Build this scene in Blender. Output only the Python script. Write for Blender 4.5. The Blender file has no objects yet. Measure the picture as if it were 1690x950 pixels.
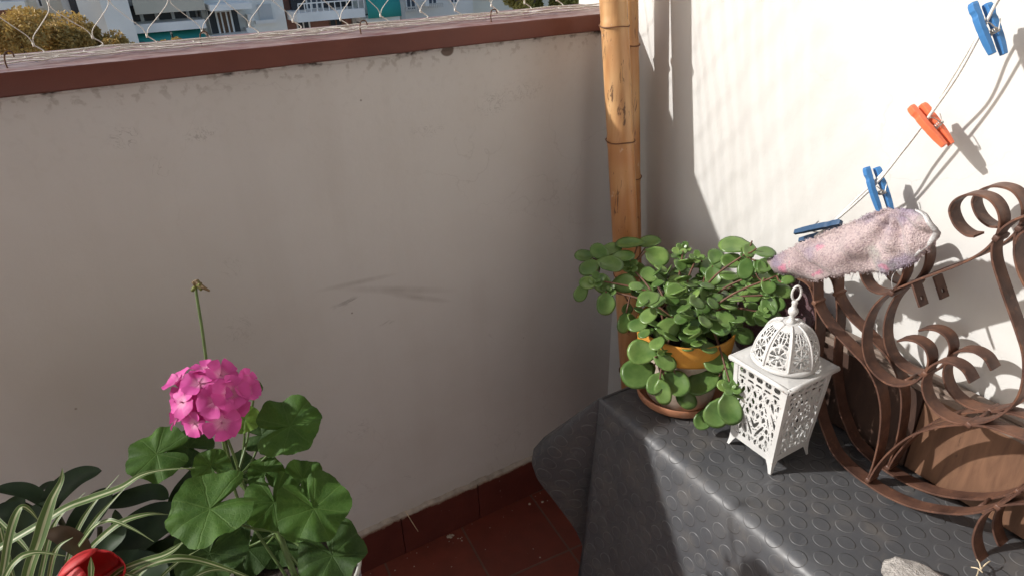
import bpy, bmesh, math, random
from mathutils import Vector as V, Matrix, noise
random.seed(7)
R = math.radians
scene = bpy.context.scene
COL = scene.collection

# ------------------------------------------------------------------ camera
FPX = 1085.0; CX, CY = 845.0, 475.0
def nrm(v): return v.normalized()
_X = nrm(V((2984-CX, -173-CY, FPX)))
_Y = V((130-CX, -70-CY, FPX)).normalized(); _Y = nrm(_Y - _Y.dot(_X)*_X)
_Z = _X.cross(_Y)
M = Matrix((_X, _Y, _Z))                      # world <- cam (x right, y down, z forward)
CAM = V((-1.060, -1.290, 1.500))
cd = bpy.data.cameras.new('camera'); cam = bpy.data.objects.new('camera', cd); COL.objects.link(cam)
right = M @ V((1,0,0)); up = -(M @ V((0,1,0))); back = -(M @ V((0,0,1)))
mw = Matrix((right, up, back)).transposed().to_4x4(); mw.translation = CAM
cam.matrix_world = mw
cd.sensor_width = 36; cd.lens = FPX/1690*36; cd.clip_start = 0.02; cd.clip_end = 400
scene.camera = cam
# ------------------------------------------------------------------ light
L = V((1.0, -0.50, -0.66)).normalized()       # direction the sunlight travels
w = bpy.data.worlds.new('World'); scene.world = w; w.use_nodes = True
nt = w.node_tree; bg = nt.nodes['Background']
sky = nt.nodes.new('ShaderNodeTexSky'); sky.sky_type = 'NISHITA'; sky.sun_disc = False
elev = math.asin(-L.z); sky.sun_elevation = elev
sky.sun_rotation = math.atan2(-L.x, -L.y)      # angle from +Y towards +X of the sun's position
sky.air_density = 1.0; sky.dust_density = 2.0
nt.links.new(sky.outputs[0], bg.inputs[0]); bg.inputs[1].default_value = 0.15
sd = bpy.data.lights.new('sun', 'SUN'); sd.energy = 3.9; sd.angle = R(0.9); sd.color = (1, .97, .93)
so = bpy.data.objects.new('sun', sd); COL.objects.link(so); so.rotation_euler = L.to_track_quat('-Z', 'Y').to_euler()
scene.view_settings.view_transform = 'Standard'; scene.view_settings.look = 'None'
scene.view_settings.gamma = 1; scene.view_settings.exposure = 0.25

# ------------------------------------------------------------------ helpers
def ray(px, py): return M @ V((px-CX, py-CY, FPX))
def atY(p, y): r = ray(*p); return CAM + r*((y-CAM.y)/r.y)
def atX(p, x): r = ray(*p); return CAM + r*((x-CAM.x)/r.x)
def atZ(p, z): r = ray(*p); return CAM + r*((z-CAM.z)/r.z)
def atD(p, d): return CAM + ray(*p)/FPX*d

def empty(name, loc, label, cat, group=None):
    o = bpy.data.objects.new(name, None); COL.objects.link(o); o.location = loc; o.empty_display_size = .05
    o['label'] = label; o['category'] = cat
    if group: o['group'] = group
    return o
def tag(o, label, cat, group=None, kind=None):
    o['label'] = label; o['category'] = cat
    if group: o['group'] = group
    if kind: o['kind'] = kind
    return o
def worldloc(o):
    p = V((0,0,0))
    while o: p = p + V(o.location); o = o.parent
    return p

class MB:
    def __init__(s): s.v = []; s.f = []; s.uv = []; s.m = []
    def vert(s, p): s.v.append(V(p)); return len(s.v)-1
    def face(s, idx, uv=None, m=0): s.f.append(tuple(idx)); s.uv.append(uv); s.m.append(m)
    def box(s, a, b, m=0):
        x0,y0,z0 = a; x1,y1,z1 = b
        i = [s.vert((x,y,z)) for z in (z0,z1) for y in (y0,y1) for x in (x0,x1)]
        for q in ((0,2,3,1),(4,5,7,6),(0,1,5,4),(2,6,7,3),(0,4,6,2),(1,3,7,5)): s.face([i[k] for k in q], m=m)
    def obox(s, c, ax, ay, az):
        """box with centre c and half-axis vectors"""
        i = [s.vert(c+ax*x+ay*y+az*z) for z in (-1,1) for y in (-1,1) for x in (-1,1)]
        for q in ((0,2,3,1),(4,5,7,6),(0,1,5,4),(2,6,7,3),(0,4,6,2),(1,3,7,5)): s.face([i[k] for k in q])
    def grid(s, pts, uvs=None, m=0, closed=False):
        nu = len(pts); nv = len(pts[0]); base = len(s.v)
        for r in pts:
            for p in r: s.v.append(V(p))
        for i in range(nu - (0 if closed else 1)):
            i2 = (i+1) % nu
            for j in range(nv-1):
                q = (base+i*nv+j, base+i2*nv+j, base+i2*nv+j+1, base+i*nv+j+1)
                u = None
                if uvs: u = (uvs[i][j], uvs[i2][j], uvs[i2][j+1], uvs[i][j+1])
                s.face(q, u, m)
    def tube(s, pts, r, n=6, cap=True, m=0):
        pts = [V(p) for p in pts]
        rr = r if callable(r) else (lambda t: r)
        rings = []; up_ = None
        for i, p in enumerate(pts):
            d = (pts[min(i+1,len(pts)-1)] - pts[max(i-1,0)])
            if d.length < 1e-9: d = V((0,0,1))
            d.normalize()
            if up_ is None: up_ = V((0,0,1)) if abs(d.z) < .9 else V((1,0,0))
            a = d.cross(up_); a.normalize(); b = a.cross(d); up_ = b
            q = rr(i/(len(pts)-1) if len(pts) > 1 else 0)
            rings.append([p + (a*math.cos(t) + b*math.sin(t))*q for t in [2*math.pi*k/n for k in range(n)]])
        base = len(s.v); L_ = 0; arc = [0]
        for i in range(1, len(pts)): arc.append(arc[-1] + (pts[i]-pts[i-1]).length)
        for rg in rings:
            for p in rg: s.v.append(p)
        for i in range(len(rings)-1):
            for k in range(n):
                k2 = (k+1) % n
                s.face((base+i*n+k, base+i*n+k2, base+(i+1)*n+k2, base+(i+1)*n+k),
                       ((k/n,arc[i]),((k+1)/n,arc[i]),((k+1)/n,arc[i+1]),(k/n,arc[i+1])), m)
        if cap:
            s.face([base+k for k in range(n)][::-1], m=m); s.face([base+(len(rings)-1)*n+k for k in range(n)], m=m)
    def lathe(s, prof, c, n=40, m=0, axis=None):
        """profile [(r, z)]"""
        rows = []
        for k in range(n):
            t = 2*math.pi*k/n
            rows.append([(c[0]+r*math.cos(t), c[1]+r*math.sin(t), c[2]+z) for r, z in prof])
        uvs = [[(k/n, z) for r, z in prof] for k in range(n+1)]
        s.grid(rows, None, m, closed=True)
    def build(s, name, mat, parent=None, smooth=True, solid=0, bevel=0, sub=0, auto=None, offset=0):
        me = bpy.data.meshes.new(name)
        o = bpy.data.objects.new(name, me); COL.objects.link(o)
        off = V((0,0,0))
        if parent: o.parent = parent; off = worldloc(parent)
        me.from_pydata([p-off for p in s.v], [], s.f); 
        uvl = me.uv_layers.new(name='UVMap'); k = 0
        for fi, f in enumerate(s.f):
            u = s.uv[fi]
            for j in range(len(f)):
                if u: uvl.data[k].uv = u[j]
                k += 1
        mats = mat if isinstance(mat, (list, tuple)) else [mat]
        for mm in mats: me.materials.append(mm)
        for p, mi in zip(me.polygons, s.m): p.material_index = mi; p.use_smooth = smooth
        bm = bmesh.new(); bm.from_mesh(me); bmesh.ops.remove_doubles(bm, verts=bm.verts, dist=1e-6)
        bmesh.ops.recalc_face_normals(bm, faces=bm.faces); 
        if auto is not None:
            for e in bm.edges:
                if len(e.link_faces) == 2 and e.calc_face_angle(0) > R(auto): e.smooth = False
        bm.to_mesh(me); bm.free()
        if solid: md = o.modifiers.new('solid','SOLIDIFY'); md.thickness = solid; md.offset = offset
        if bevel: md = o.modifiers.new('bevel','BEVEL'); md.width = bevel; md.segments = 2; md.limit_method = 'ANGLE'; md.angle_limit = R(35)
        if sub: md = o.modifiers.new('sub','SUBSURF'); md.levels = sub; md.render_levels = sub
        return o

def crom(P, n=8, closed=False):
    P = [V(p) for p in P]; out = []
    N = len(P)
    for i in range(N-1):
        p0 = P[i-1] if i else P[0]*2-P[1]; p1 = P[i]; p2 = P[i+1]; p3 = P[i+2] if i+2 < N else P[-1]*2-P[-2]
        for k in range(n):
            t = k/n
            out.append(.5*((2*p1)+(p2-p0)*t+(2*p0-5*p1+4*p2-p3)*t*t+(3*p1-p0-3*p2+p3)*t**3))
    out.append(P[-1]); return out
def crom2(P, n=8): return [(q.x,q.y) for q in crom([V((a,b,0)) for a,b in P], n)]

# ------------------------------------------------------------------ materials
class NT:
    def __init__(s, name):
        s.mat = bpy.data.materials.new(name); s.mat.use_nodes = True; s.t = s.mat.node_tree
        s.b = s.t.nodes['Principled BSDF']; s._tc = None
    def n(s, typ, **kw):
        nd = s.t.nodes.new(typ)
        for k, v in kw.items(): setattr(nd, k, v)
        return nd
    def l(s, a, b): s.t.links.new(a, b)
    @property
    def obj(s):
        if not s._tc: s._tc = s.n('ShaderNodeTexCoord')
        return s._tc.outputs['Object']
    @property
    def uv(s):
        s.obj; return s._tc.outputs['UV']
    def mapping(s, vec, scale=(1,1,1), rot=(0,0,0), loc=(0,0,0)):
        m = s.n('ShaderNodeMapping'); s.l(vec, m.inputs[0]); m.inputs['Scale'].default_value = scale
        m.inputs['Rotation'].default_value = rot; m.inputs['Location'].default_value = loc; return m.outputs[0]
    def noise(s, scale, detail=4, vec=None, rough=.55, dist=0):
        nd = s.n('ShaderNodeTexNoise'); s.l(vec if vec is not None else s.obj, nd.inputs['Vector'])
        nd.inputs['Scale'].default_value = scale; nd.inputs['Detail'].default_value = detail
        nd.inputs['Roughness'].default_value = rough; nd.inputs['Distortion'].default_value = dist; return nd.outputs['Fac']
    def ramp(s, fac, stops, interp='LINEAR'):
        r = s.n('ShaderNodeValToRGB'); r.color_ramp.interpolation = interp; s.l(fac, r.inputs[0])
        e = r.color_ramp.elements
        while len(e) < len(stops): e.new(.5)
        for k, (p, c) in enumerate(stops):
            e[k].position = p; e[k].color = (*c, 1) if hasattr(c, '__len__') else (c,c,c,1)
        return r.outputs[0]
    def math(s, op, a, b=None, c=None):
        m = s.n('ShaderNodeMath', operation=op)
        for i, x in enumerate((a,b,c)):
            if x is None: continue
            if isinstance(x, (int,float)): m.inputs[i].default_value = x
            else: s.l(x, m.inputs[i])
        return m.outputs[0]
    def mix(s, fac, a, b, typ='MIX'):
        m = s.n('ShaderNodeMix', data_type='RGBA', blend_type=typ)
        for i, x in ((0,fac),(6,a),(7,b)):
            if isinstance(x, (int,float)): m.inputs[i].default_value = x
            elif isinstance(x, (tuple,list)): m.inputs[i].default_value = (*x,1) if len(x)==3 else x
            else: s.l(x, m.inputs[i])
        return m.outputs[2]
    def sep(s, vec):
        m = s.n('ShaderNodeSeparateXYZ'); s.l(vec, m.inputs[0]); return m.outputs
    def color(s, c):
        if isinstance(c, (tuple,list)): s.b.inputs['Base Color'].default_value = (*c,1)
        else: s.l(c, s.b.inputs['Base Color'])
        return s
    def rough(s, r):
        if isinstance(r,(int,float)): s.b.inputs['Roughness'].default_value = r
        else: s.l(r, s.b.inputs['Roughness'])
        return s
    def bump(s, h, strength=.3, dist=.002):
        b = s.n('ShaderNodeBump'); b.inputs['Strength'].default_value = strength; b.inputs['Distance'].default_value = dist
        s.l(h, b.inputs['Height']); s.l(b.outputs[0], s.b.inputs['Normal']); return s
    def set(s, **kw):
        for k, v in kw.items(): s.b.inputs[k.replace('_',' ')].default_value = v
        return s

def simple(name, c, rough=.6, var=.25, scale=30, bump=.2, bd=.001, metal=0, spec=.5):
    m = NT(name); f = m.noise(scale, 5)
    a = tuple(x*(1-var) for x in c); b = tuple(min(1,x*(1+var)) for x in c)
    m.color(m.ramp(f, [(.3,a),(.7,b)])).rough(rough)
    if bump: m.bump(m.noise(scale*4, 4), bump, bd)
    m.set(Metallic=metal); m.b.inputs['Specular IOR Level'].default_value = spec
    return m.mat

# painted plaster, shared recipe: off-white paint with grime, scuffs and small chips
def plaster(name, base, marks):
    m = NT(name)
    f = m.noise(1.3, 5); f2 = m.noise(9, 6)
    c = m.mix(m.ramp(f, [(.35,0.),(.7,1.)]), tuple(x*.90 for x in base), base)
    c = m.mix(m.ramp(f2, [(.45,0.),(.8,.25)]), c, tuple(x*k for x,k in zip(base,(.80,.77,.73))))
    # fine grey scuffs (stretched, sparse)
    for rot, sc, th, amt in ((.35,(30,30,160),.73,.4),(-.9,(40,40,130),.75,.35)):
        v = m.mapping(m.obj, (1,1,1), (0,rot,0)); v = m.mapping(v, tuple(x*.12 for x in sc))
        g = m.math('MULTIPLY', m.ramp(m.noise(1.0, 8, v, .7, .6), [(th-.06,0.),(th,1.)]), m.ramp(m.noise(2.1, 2), [(.5,0.),(.62,1.)]))
        c = m.mix(m.math('MULTIPLY', g, amt), c, (.10,.09,.085))
    # chips: tiny dots
    vo = m.n('ShaderNodeTexVoronoi'); vo.inputs['Scale'].default_value = 11; m.l(m.obj, vo.inputs['Vector'])
    d = m.ramp(vo.outputs['Distance'], [(0.015,1.),(.035,0.)])
    pick = m.ramp(m.sep(vo.outputs['Color'])[0], [(.80,0.),(.82,1.)])
    c = m.mix(m.math('MULTIPLY', m.math('MULTIPLY', d, pick), .8), c, (.12,.10,.08))
    dr = m.ramp(m.noise(1, 5, m.mapping(m.obj, (9,9,.55)), .6), [(.50,0.),(.72,1.)])
    c = m.mix(m.math('MULTIPLY', dr, .09), c, (.38,.34,.29))
    vc = m.n('ShaderNodeTexVoronoi'); vc.feature = 'DISTANCE_TO_EDGE'; vc.inputs['Scale'].default_value = 2.3
    wv_ = m.n('ShaderNodeVectorMath', operation='ADD'); nn_ = m.n('ShaderNodeTexNoise'); nn_.inputs['Scale'].default_value = 5; nn_.inputs['Detail'].default_value = 6; m.l(m.obj, nn_.inputs['Vector'])
    sc_ = m.n('ShaderNodeVectorMath', operation='SCALE'); m.l(nn_.outputs['Color'], sc_.inputs[0]); sc_.inputs['Scale'].default_value = .35
    m.l(m.obj, wv_.inputs[0]); m.l(sc_.outputs[0], wv_.inputs[1]); m.l(wv_.outputs[0], vc.inputs['Vector'])
    cr = m.math('MULTIPLY', m.ramp(vc.outputs['Distance'], [(.0,1.),(.004,0.)]), m.ramp(m.noise(1.7,3), [(.50,0.),(.60,1.)]))
    c = m.mix(m.math('MULTIPLY', cr, .14), c, (.16,.14,.12))
    if marks: c = marks(m, c)
    m.color(c).rough(.62)
    h = m.math('ADD', m.math('MULTIPLY', m.noise(55, 5), .35), m.math('MULTIPLY', m.noise(7, 4), 1.6))
    h = m.math('ADD', h, m.math('MULTIPLY', m.noise(260, 2), .10))
    m.bump(h, .35, .0035)
    return m.mat

def blob(m, ctr, rad, hard=.3):
    """soft elliptical mask 1 inside"""
    v = m.mapping(m.obj, tuple(1/r for r in rad), (0,0,0), tuple(-c/r for c, r in zip(ctr, rad)))
    ln = m.n('ShaderNodeVectorMath', operation='LENGTH'); m.l(v, ln.inputs[0])
    return m.ramp(ln.outputs['Value'], [(hard,1.),(1.,0.)])

PO = V((-2.1, .07, 0))
def parapet_marks(m, c):
    atY = lambda p, y: CAM + ray(*p)*((y-CAM.y)/ray(*p).y) - PO
    z = m.sep(m.obj)[2]
    # pencil-like scribbles
    def scrib(px, rad, sc, th=.56, amt=.7, col=(.07,.06,.055)):
        nonlocal c
        p = atY(px, 0)
        v = m.mapping(m.obj, (1,1,1), (0,.5,0))
        n_ = m.noise(sc, 3, v, .6, 2.5)
        line = m.ramp(m.math('ABSOLUTE', m.math('SUBTRACT', n_, .5)), [(.006,1.),(.020,0.)])
        c = m.mix(m.math('MULTIPLY', m.math('MULTIPLY', line, blob(m, p, (rad[0],.3,rad[1]), .5)), amt*.45), c, col)
    scrib((205,228),(.030,.022),28); scrib((334,222),(.035,.016),30); scrib((262,278),(.02,.025),24, amt=.5)
    scrib((705,215),(.05,.02),30, amt=.5); scrib((860,150),(.09,.03),26, amt=.5); scrib((810,172),(.05,.03),34, amt=.7)
    scrib((385,440),(.03,.03),20,amt=.3); scrib((395,545),(.04,.05),22,amt=.35); scrib((590,710),(.04,.04),24,amt=.35)
    # rubbed grey smear in the middle
    for px, rad, rot in (((660,478),(.16,.012),-.30),((590,466),(.10,.008),-.05),((690,490),(.10,.010),-.42)):
        p = atY(px,0)
        v = m.mapping(m.obj, (1,1,1), (0,0,0), tuple(-x for x in p))
        v = m.mapping(v, (1,1,1), (0,rot,0)); v = m.mapping(v, (1/rad[0],.5,1/rad[1]))
        ln = m.n('ShaderNodeVectorMath', operation='LENGTH'); m.l(v, ln.inputs[0])
        c = m.mix(m.math('MULTIPLY', m.ramp(ln.outputs['Value'], [(.0,1.),(1.,0.)]), m.math('MULTIPLY', m.noise(25,4), .75)), c, (.28,.25,.23))
    # ragged cement and dirt line under the coping, browner tone towards the foot
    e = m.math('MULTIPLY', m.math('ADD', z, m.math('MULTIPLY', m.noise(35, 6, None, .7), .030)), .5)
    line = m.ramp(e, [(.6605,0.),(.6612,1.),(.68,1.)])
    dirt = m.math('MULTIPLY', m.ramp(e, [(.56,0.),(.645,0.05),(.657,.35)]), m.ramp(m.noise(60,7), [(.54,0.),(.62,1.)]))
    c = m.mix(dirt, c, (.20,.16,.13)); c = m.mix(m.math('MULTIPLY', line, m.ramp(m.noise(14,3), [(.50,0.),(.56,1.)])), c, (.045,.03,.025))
    ch = atY((738,84), 0)
    c = m.mix(blob(m, ch, (.016,.2,.012), .8), c, (.16,.12,.10))
    foot = m.ramp(m.math('ADD', z, m.math('MULTIPLY', m.noise(9,5), .12)), [(.14,1.),(.26,0.)])
    c = m.mix(m.math('MULTIPLY', foot, .35), c, (.40,.34,.26))
    st = atY((120,640), 0)
    c = m.mix(m.math('MULTIPLY', blob(m, st, (.55,.5,.5), .0), .45), c, (.42,.36,.27))  # broad soft patch, browner at the lower left
    return c
M_par = plaster('parapet_paint', (.70,.695,.685), parapet_marks)
M_side = plaster('side_wall_paint', (.68,.675,.65), None)
M_white = plaster('house_wall_paint', (.70,.69,.67), None)

def painted_metal():
    m = NT('brown_coping_paint')
    n_ = m.noise(7, 6)
    c = m.ramp(n_, [(.3,(.110,.031,.022)),(.7,(.165,.050,.034))])
    nz = m.sep(m.n('ShaderNodeNewGeometry').outputs['Normal'])[2]
    wear = m.math('MULTIPLY', m.ramp(m.noise(30, 8, m.mapping(m.obj,(.5,2,2)), .75), [(.38,0.),(.60,1.)]), m.ramp(nz, [(.5,0.),(.9,1.)]))
    c = m.mix(m.math('MULTIPLY', wear, .75), c, (.38,.30,.28))
    vo = m.n('ShaderNodeTexVoronoi'); vo.inputs['Scale'].default_value = 6; m.l(m.obj, vo.inputs['Vector'])
    d = m.ramp(m.math('ADD', vo.outputs['Distance'], m.math('MULTIPLY', m.noise(60,3), .12)), [(.085,1.),(.10,0.)])
    c = m.mix(m.math('MULTIPLY', m.math('MULTIPLY', d, m.ramp(m.sep(vo.outputs['Color'])[1], [(.7,0.),(.72,1.)])), .7), c, (.34,.28,.25))
    m.color(c).rough(m.ramp(n_, [(.3,.42),(.7,.62)])); m.bump(m.noise(40,6), .3, .002); return m.mat
M_cop = painted_metal()

def tiles():
    m = NT('red_clay_tiles')
    br = m.n('ShaderNodeTexBrick'); br.offset = 0; br.squash = 1
    v = m.mapping(m.obj, (1,1,1), (0,0,R(4)), (.06,.03,0)); m.l(v, br.inputs['Vector'])
    br.inputs['Scale'].default_value = 1; br.inputs['Brick Width'].default_value = .235; br.inputs['Row Height'].default_value = .235
    br.inputs['Mortar Size'].default_value = .0032; br.inputs['Mortar Smooth'].default_value = .2
    br.inputs['Color1'].default_value = (.175,.036,.023,1); br.inputs['Color2'].default_value = (.21,.048,.030,1); br.inputs['Mortar'].default_value = (.16,.09,.065,1)
    c = m.mix(m.ramp(m.noise(18,6), [(.4,0.),(.75,.5)]), br.outputs['Color'], (.10,.026,.018))
    sp = m.ramp(m.noise(90,3), [(.74,0.),(.77,1.)])
    c = m.mix(m.math('MULTIPLY', sp, .5), c, (.35,.25,.2))
    m.color(c).rough(m.ramp(m.noise(12,4), [(.3,.38),(.7,.6)]))
    h = m.math('SUBTRACT', m.math('MULTIPLY', m.noise(60,4), .3), br.outputs['Fac']); m.bump(h, .5, .0015); return m.mat
M_tile = tiles()
def skirt():
    m = NT('dark_red_skirting')
    c = m.ramp(m.noise(12,6), [(.3,(.085,.017,.013)),(.7,(.125,.028,.020))])
    z = m.sep(m.obj)[2]
    sp = m.ramp(m.noise(75,4), [(.70,0.),(.735,1.)]); c = m.mix(m.math('MULTIPLY', sp, .6), c, (.45,.38,.30))
    top = m.ramp(m.math('ADD', z, m.math('MULTIPLY', m.noise(22,6,None,.7), .035)), [(.146,0.),(.150,1.)])
    c = m.mix(top, c, (.42,.35,.27))
    m.color(c).rough(.5).bump(m.noise(50,4), .3, .001); return m.mat
M_skirt = skirt()

def rubber():
    m = NT('studded_grey_rubber')
    u = m.sep(m.uv)
    A, B = .0447, .031                      # pitch along u, along v ; every other row staggered
    rv = m.math('DIVIDE', u[1], B); row = m.math('FLOOR', rv)
    par = m.math('MODULO', m.math('ABSOLUTE', row), 2.0)
    ru = m.math('ADD', m.math('DIVIDE', u[0], A), m.math('MULTIPLY', par, .5))
    fu = m.math('MULTIPLY', m.math('SUBTRACT', m.math('FRACT', m.math('ADD', ru, 100)), .5), A)
    fv = m.math('MULTIPLY', m.math('SUBTRACT', m.math('FRACT', m.math('ADD', rv, 100)), .5), B)
    r = m.math('SQRT', m.math('ADD', m.math('MULTIPLY', fu, fu), m.math('MULTIPLY', fv, fv)))
    disc = m.ramp(m.math('DIVIDE', r, .0200), [(.66,1.),(.73,.0)])
    ring = m.ramp(m.math('DIVIDE', r, .0200), [(.62,0.),(.68,1.),(.74,0.)])
    n_ = m.noise(6, 6); n2 = m.noise(60, 5)
    c = m.ramp(n_, [(.3,(.066,.070,.078)),(.75,(.098,.099,.102))])
    c = m.mix(m.ramp(m.noise(16,6,None,.7), [(.50,0.),(.75,.6)]), c, (.17,.155,.138))   # dust
    c = m.mix(m.ramp(m.noise(210,2), [(.775,0.),(.80,.8)]), c, (.5,.47,.42))
    c = m.mix(m.ramp(m.noise(1,7,m.mapping(m.obj,(5,26,9),(0,0,.5)),.75), [(.60,0.),(.72,.45)]), c, (.24,.24,.25))
    c = m.mix(m.math('MULTIPLY', ring, .38), c, (.19,.185,.18))
    nz = m.noise(7,6,None,.7)
    m.color(c).rough(m.ramp(nz, [(.32,.33),(.5,.45),(.68,.62)]))
    h = m.math('ADD', m.math('MULTIPLY', disc, m.ramp(m.noise(5,3), [(.3,.6),(.6,1.)])), m.math('ADD', m.math('MULTIPLY', n2, .10), m.math('MULTIPLY', m.noise(9,4), 3.0))); m.bump(h, .75, .0016)
    return m.mat
M_rub = rubber()

def bamboo_mat():
    m = NT('dry_bamboo')
    v = m.mapping(m.obj, (60,60,4)); 
    c = m.ramp(m.noise(1,6,v), [(.25,(.40,.20,.085)),(.5,(.56,.32,.14)),(.8,(.66,.42,.21))])
    g = m.ramp(m.noise(3.0,3,m.mapping(m.obj,(1,1,1.2))), [(.40,0.),(.60,1.)]); c = m.mix(m.math('MULTIPLY', g, .8), c, (.40,.15,.045))
    g2 = m.ramp(m.sep(m.obj)[2], [(.55,1.),(.95,0.)]); c = m.mix(m.math('MULTIPLY', g2, .6), c, (.33,.115,.04))
    k = m.ramp(m.noise(1,7,m.mapping(m.obj,(70,70,16)),.7,.8), [(.585,0.),(.635,1.)])
    c = m.mix(m.math('MULTIPLY', k, .85), c, (.08,.035,.018))
    w_ = m.ramp(m.noise(40,5), [(.66,0.),(.72,1.)]); c = m.mix(m.math('MULTIPLY', w_, .4), c, (.75,.66,.52))
    m.color(c).rough(.36).bump(m.noise(1,5,m.mapping(m.obj,(150,150,6))), .3, .001); return m.mat
M_bam = bamboo_mat()
M_node = simple('bamboo_node', (.16,.065,.025), .6, .4, 60)

def rust():
    m = NT('brown_rusty_iron')
    c = m.ramp(m.noise(26,7), [(.3,(.060,.029,.021)),(.5,(.112,.055,.038)),(.75,(.20,.094,.055))])
    c = m.mix(m.ramp(m.noise(90,4), [(.58,0.),(.70,.85)]), c, (.19,.088,.052))
    m.color(c).rough(m.ramp(m.noise(30,5), [(.3,.40),(.7,.7)])).bump(m.noise(140,4), .45, .0012); m.set(Metallic=.15); return m.mat
M_iron = rust()
def wood(name, a, b, dark=(.03,.014,.008), scl=(40,5,40)):
    m = NT(name)
    v = m.mapping(m.obj, scl)
    c = m.ramp(m.noise(1,7,v,.6,.6), [(.25,a),(.75,b)])
    k = m.ramp(m.noise(1.2,6,m.mapping(m.obj,tuple(x*1.7 for x in scl)),.7), [(.63,0.),(.70,1.)])
    c = m.mix(m.math('MULTIPLY', k, .6), c, dark)
    m.color(c).rough(.6).bump(m.noise(2,6,v), .5, .0015); return m.mat
M_wood = wood('worn_brown_wood', (.11,.055,.032), (.22,.115,.066), scl=(60,60,9))
M_wood2 = wood('greyed_wood', (.14,.10,.08), (.27,.21,.17), scl=(60,6,60))
M_darkw = wood('dark_brown_wood', (.035,.018,.013), (.07,.036,.024), (.3,.2,.14), scl=(50,50,14))

def whitelac():
    m = NT('white_lantern_enamel')
    c = m.ramp(m.noise(14,5), [(.3,(.58,.58,.565)),(.7,(.69,.69,.675))])
    c = m.mix(m.ramp(m.noise(70,6), [(.68,0.),(.74,.8)]), c, (.35,.22,.14))
    m.color(c).rough(.42).bump(m.noise(90,4), .25, .0008); return m.mat
M_lan = whitelac()

def leafmat(name, a, b, vein=None, trans=.25, rough=.38, n=7, spec=.4, island=0, tcol=(.16,.30,.03)):
    m = NT(name)
    c = m.ramp(m.noise(38,4), [(.3,a),(.72,b)])
    u = m.sep(m.uv)
    if vein:
        x = m.math('ABSOLUTE', m.math('SUBTRACT', m.math('FRACT', m.math('ADD', m.math('MULTIPLY', u[0], n), m.math('MULTIPLY', m.noise(70,3), .16))), .58))
        wv = m.math('MULTIPLY', x, m.math('ADD', m.math('MULTIPLY', u[1], 1.0), .02))
        f = m.ramp(wv, [(.006,1.),(.030,0.)])
        vo = m.n('ShaderNodeTexVoronoi'); vo.feature = 'DISTANCE_TO_EDGE'; vo.inputs['Scale'].default_value = 190; m.l(m.obj, vo.inputs['Vector'])
        f2 = m.ramp(vo.outputs['Distance'], [(.0,1.),(.16,0.)])
        c = m.mix(m.math('MULTIPLY', f, .38), c, vein); c = m.mix(m.math('MULTIPLY', f2, .16), c, vein)
        f = m.math('ADD', f, m.math('MULTIPLY', f2, .35))
        m.bump(m.math('ADD', m.math('MULTIPLY', f, -1.0), m.noise(140,3)), .4, .001)
    else: m.bump(m.noise(90,3), .15, .001)
    if island:
        ri = m.n('ShaderNodeNewGeometry').outputs['Random Per Island']
        c = m.mix(island, c, m.ramp(ri, [(0.,(.55,.62,.50)),(.5,(1.,1.,1.)),(1.,(1.5,1.35,1.2))]), 'MULTIPLY')
    m.color(c).rough(rough); m.b.inputs['Specular IOR Level'].default_value = spec
    # translucency: thin leaf
    tr = m.n('ShaderNodeBsdfTranslucent'); m.l(m.mix(.4, c, tcol), tr.inputs['Color'])
    mx = m.n('ShaderNodeMixShader'); mx.inputs[0].default_value = trans
    m.l(m.b.outputs[0], mx.inputs[1]); m.l(tr.outputs[0], mx.inputs[2]); m.l(mx.outputs[0], m.t.nodes['Material Output'].inputs[0])
    return m.mat
M_ger = leafmat('geranium_leaf', (.032,.082,.012), (.062,.138,.020), (.11,.19,.045), .20, .62, spec=.22)
M_gerd = leafmat('geranium_leaf_dark', (.020,.046,.010), (.036,.078,.014), (.06,.11,.03), .12, .62, spec=.22)  # darker green version for lower and rear leaves
M_gerl = leafmat('geranium_leaf_young', (.13,.26,.03), (.20,.36,.05), (.24,.40,.10), .3, .5)
M_suc = leafmat('succulent_leaf', (.072,.150,.036), (.165,.265,.078), None, .10, .30, spec=.45, island=.6)
M_broad = leafmat('dark_broad_leaf', (.011,.024,.009), (.024,.048,.016), None, .06, .55, spec=.25)
M_brown = leafmat('withered_leaf', (.045,.028,.018), (.09,.055,.028), None, .1, .55)
M_stemg = simple('green_stem', (.10,.16,.045), .5, .25, 50, .1)
M_stemb = simple('brown_stem', (.13,.060,.035), .6, .35, 60, .3)
M_stemd = simple('dark_plant_stem', (.05,.055,.025), .6, .35, 60, .3)
M_soil = simple('potting_soil', (.035,.024,.017), .95, .5, 60, .8, .006)

def petal():
    m = NT('pink_petal')
    u = m.sep(m.uv)
    c = m.mix(m.ramp(u[1], [(.0,1.),(.22,.75),(.45,.0)]), (.70,.095,.38), (.86,.46,.62))
    vein = m.ramp(m.math('ABSOLUTE', m.math('SUBTRACT', m.math('FRACT', m.math('MULTIPLY', u[0], 7)), .5)), [(.05,1.),(.16,0.)])
    f = m.math('MULTIPLY', vein, m.ramp(u[1], [(.08,1.),(.60,0.)]))
    c = m.mix(m.math('MULTIPLY', f, .75), c, (.42,.03,.18))
    c = m.mix(m.math('MULTIPLY', m.noise(60,3), .35), c, (.50,.045,.28))
    m.color(c).rough(.6)
    tr = m.n('ShaderNodeBsdfTranslucent'); m.l(c, tr.inputs['Color'])
    mx = m.n('ShaderNodeMixShader'); mx.inputs[0].default_value = .22
    m.l(m.b.outputs[0], mx.inputs[1]); m.l(tr.outputs[0], mx.inputs[2]); m.l(mx.outputs[0], m.t.nodes['Material Output'].inputs[0])
    return m.mat
M_pet = petal()
M_red = simple('red_petal', (.50,.012,.014), .6, .2, 40, .15)
M_bud = simple('dry_flower_bud', (.17,.19,.05), .7, .5, 90, .3)
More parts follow.
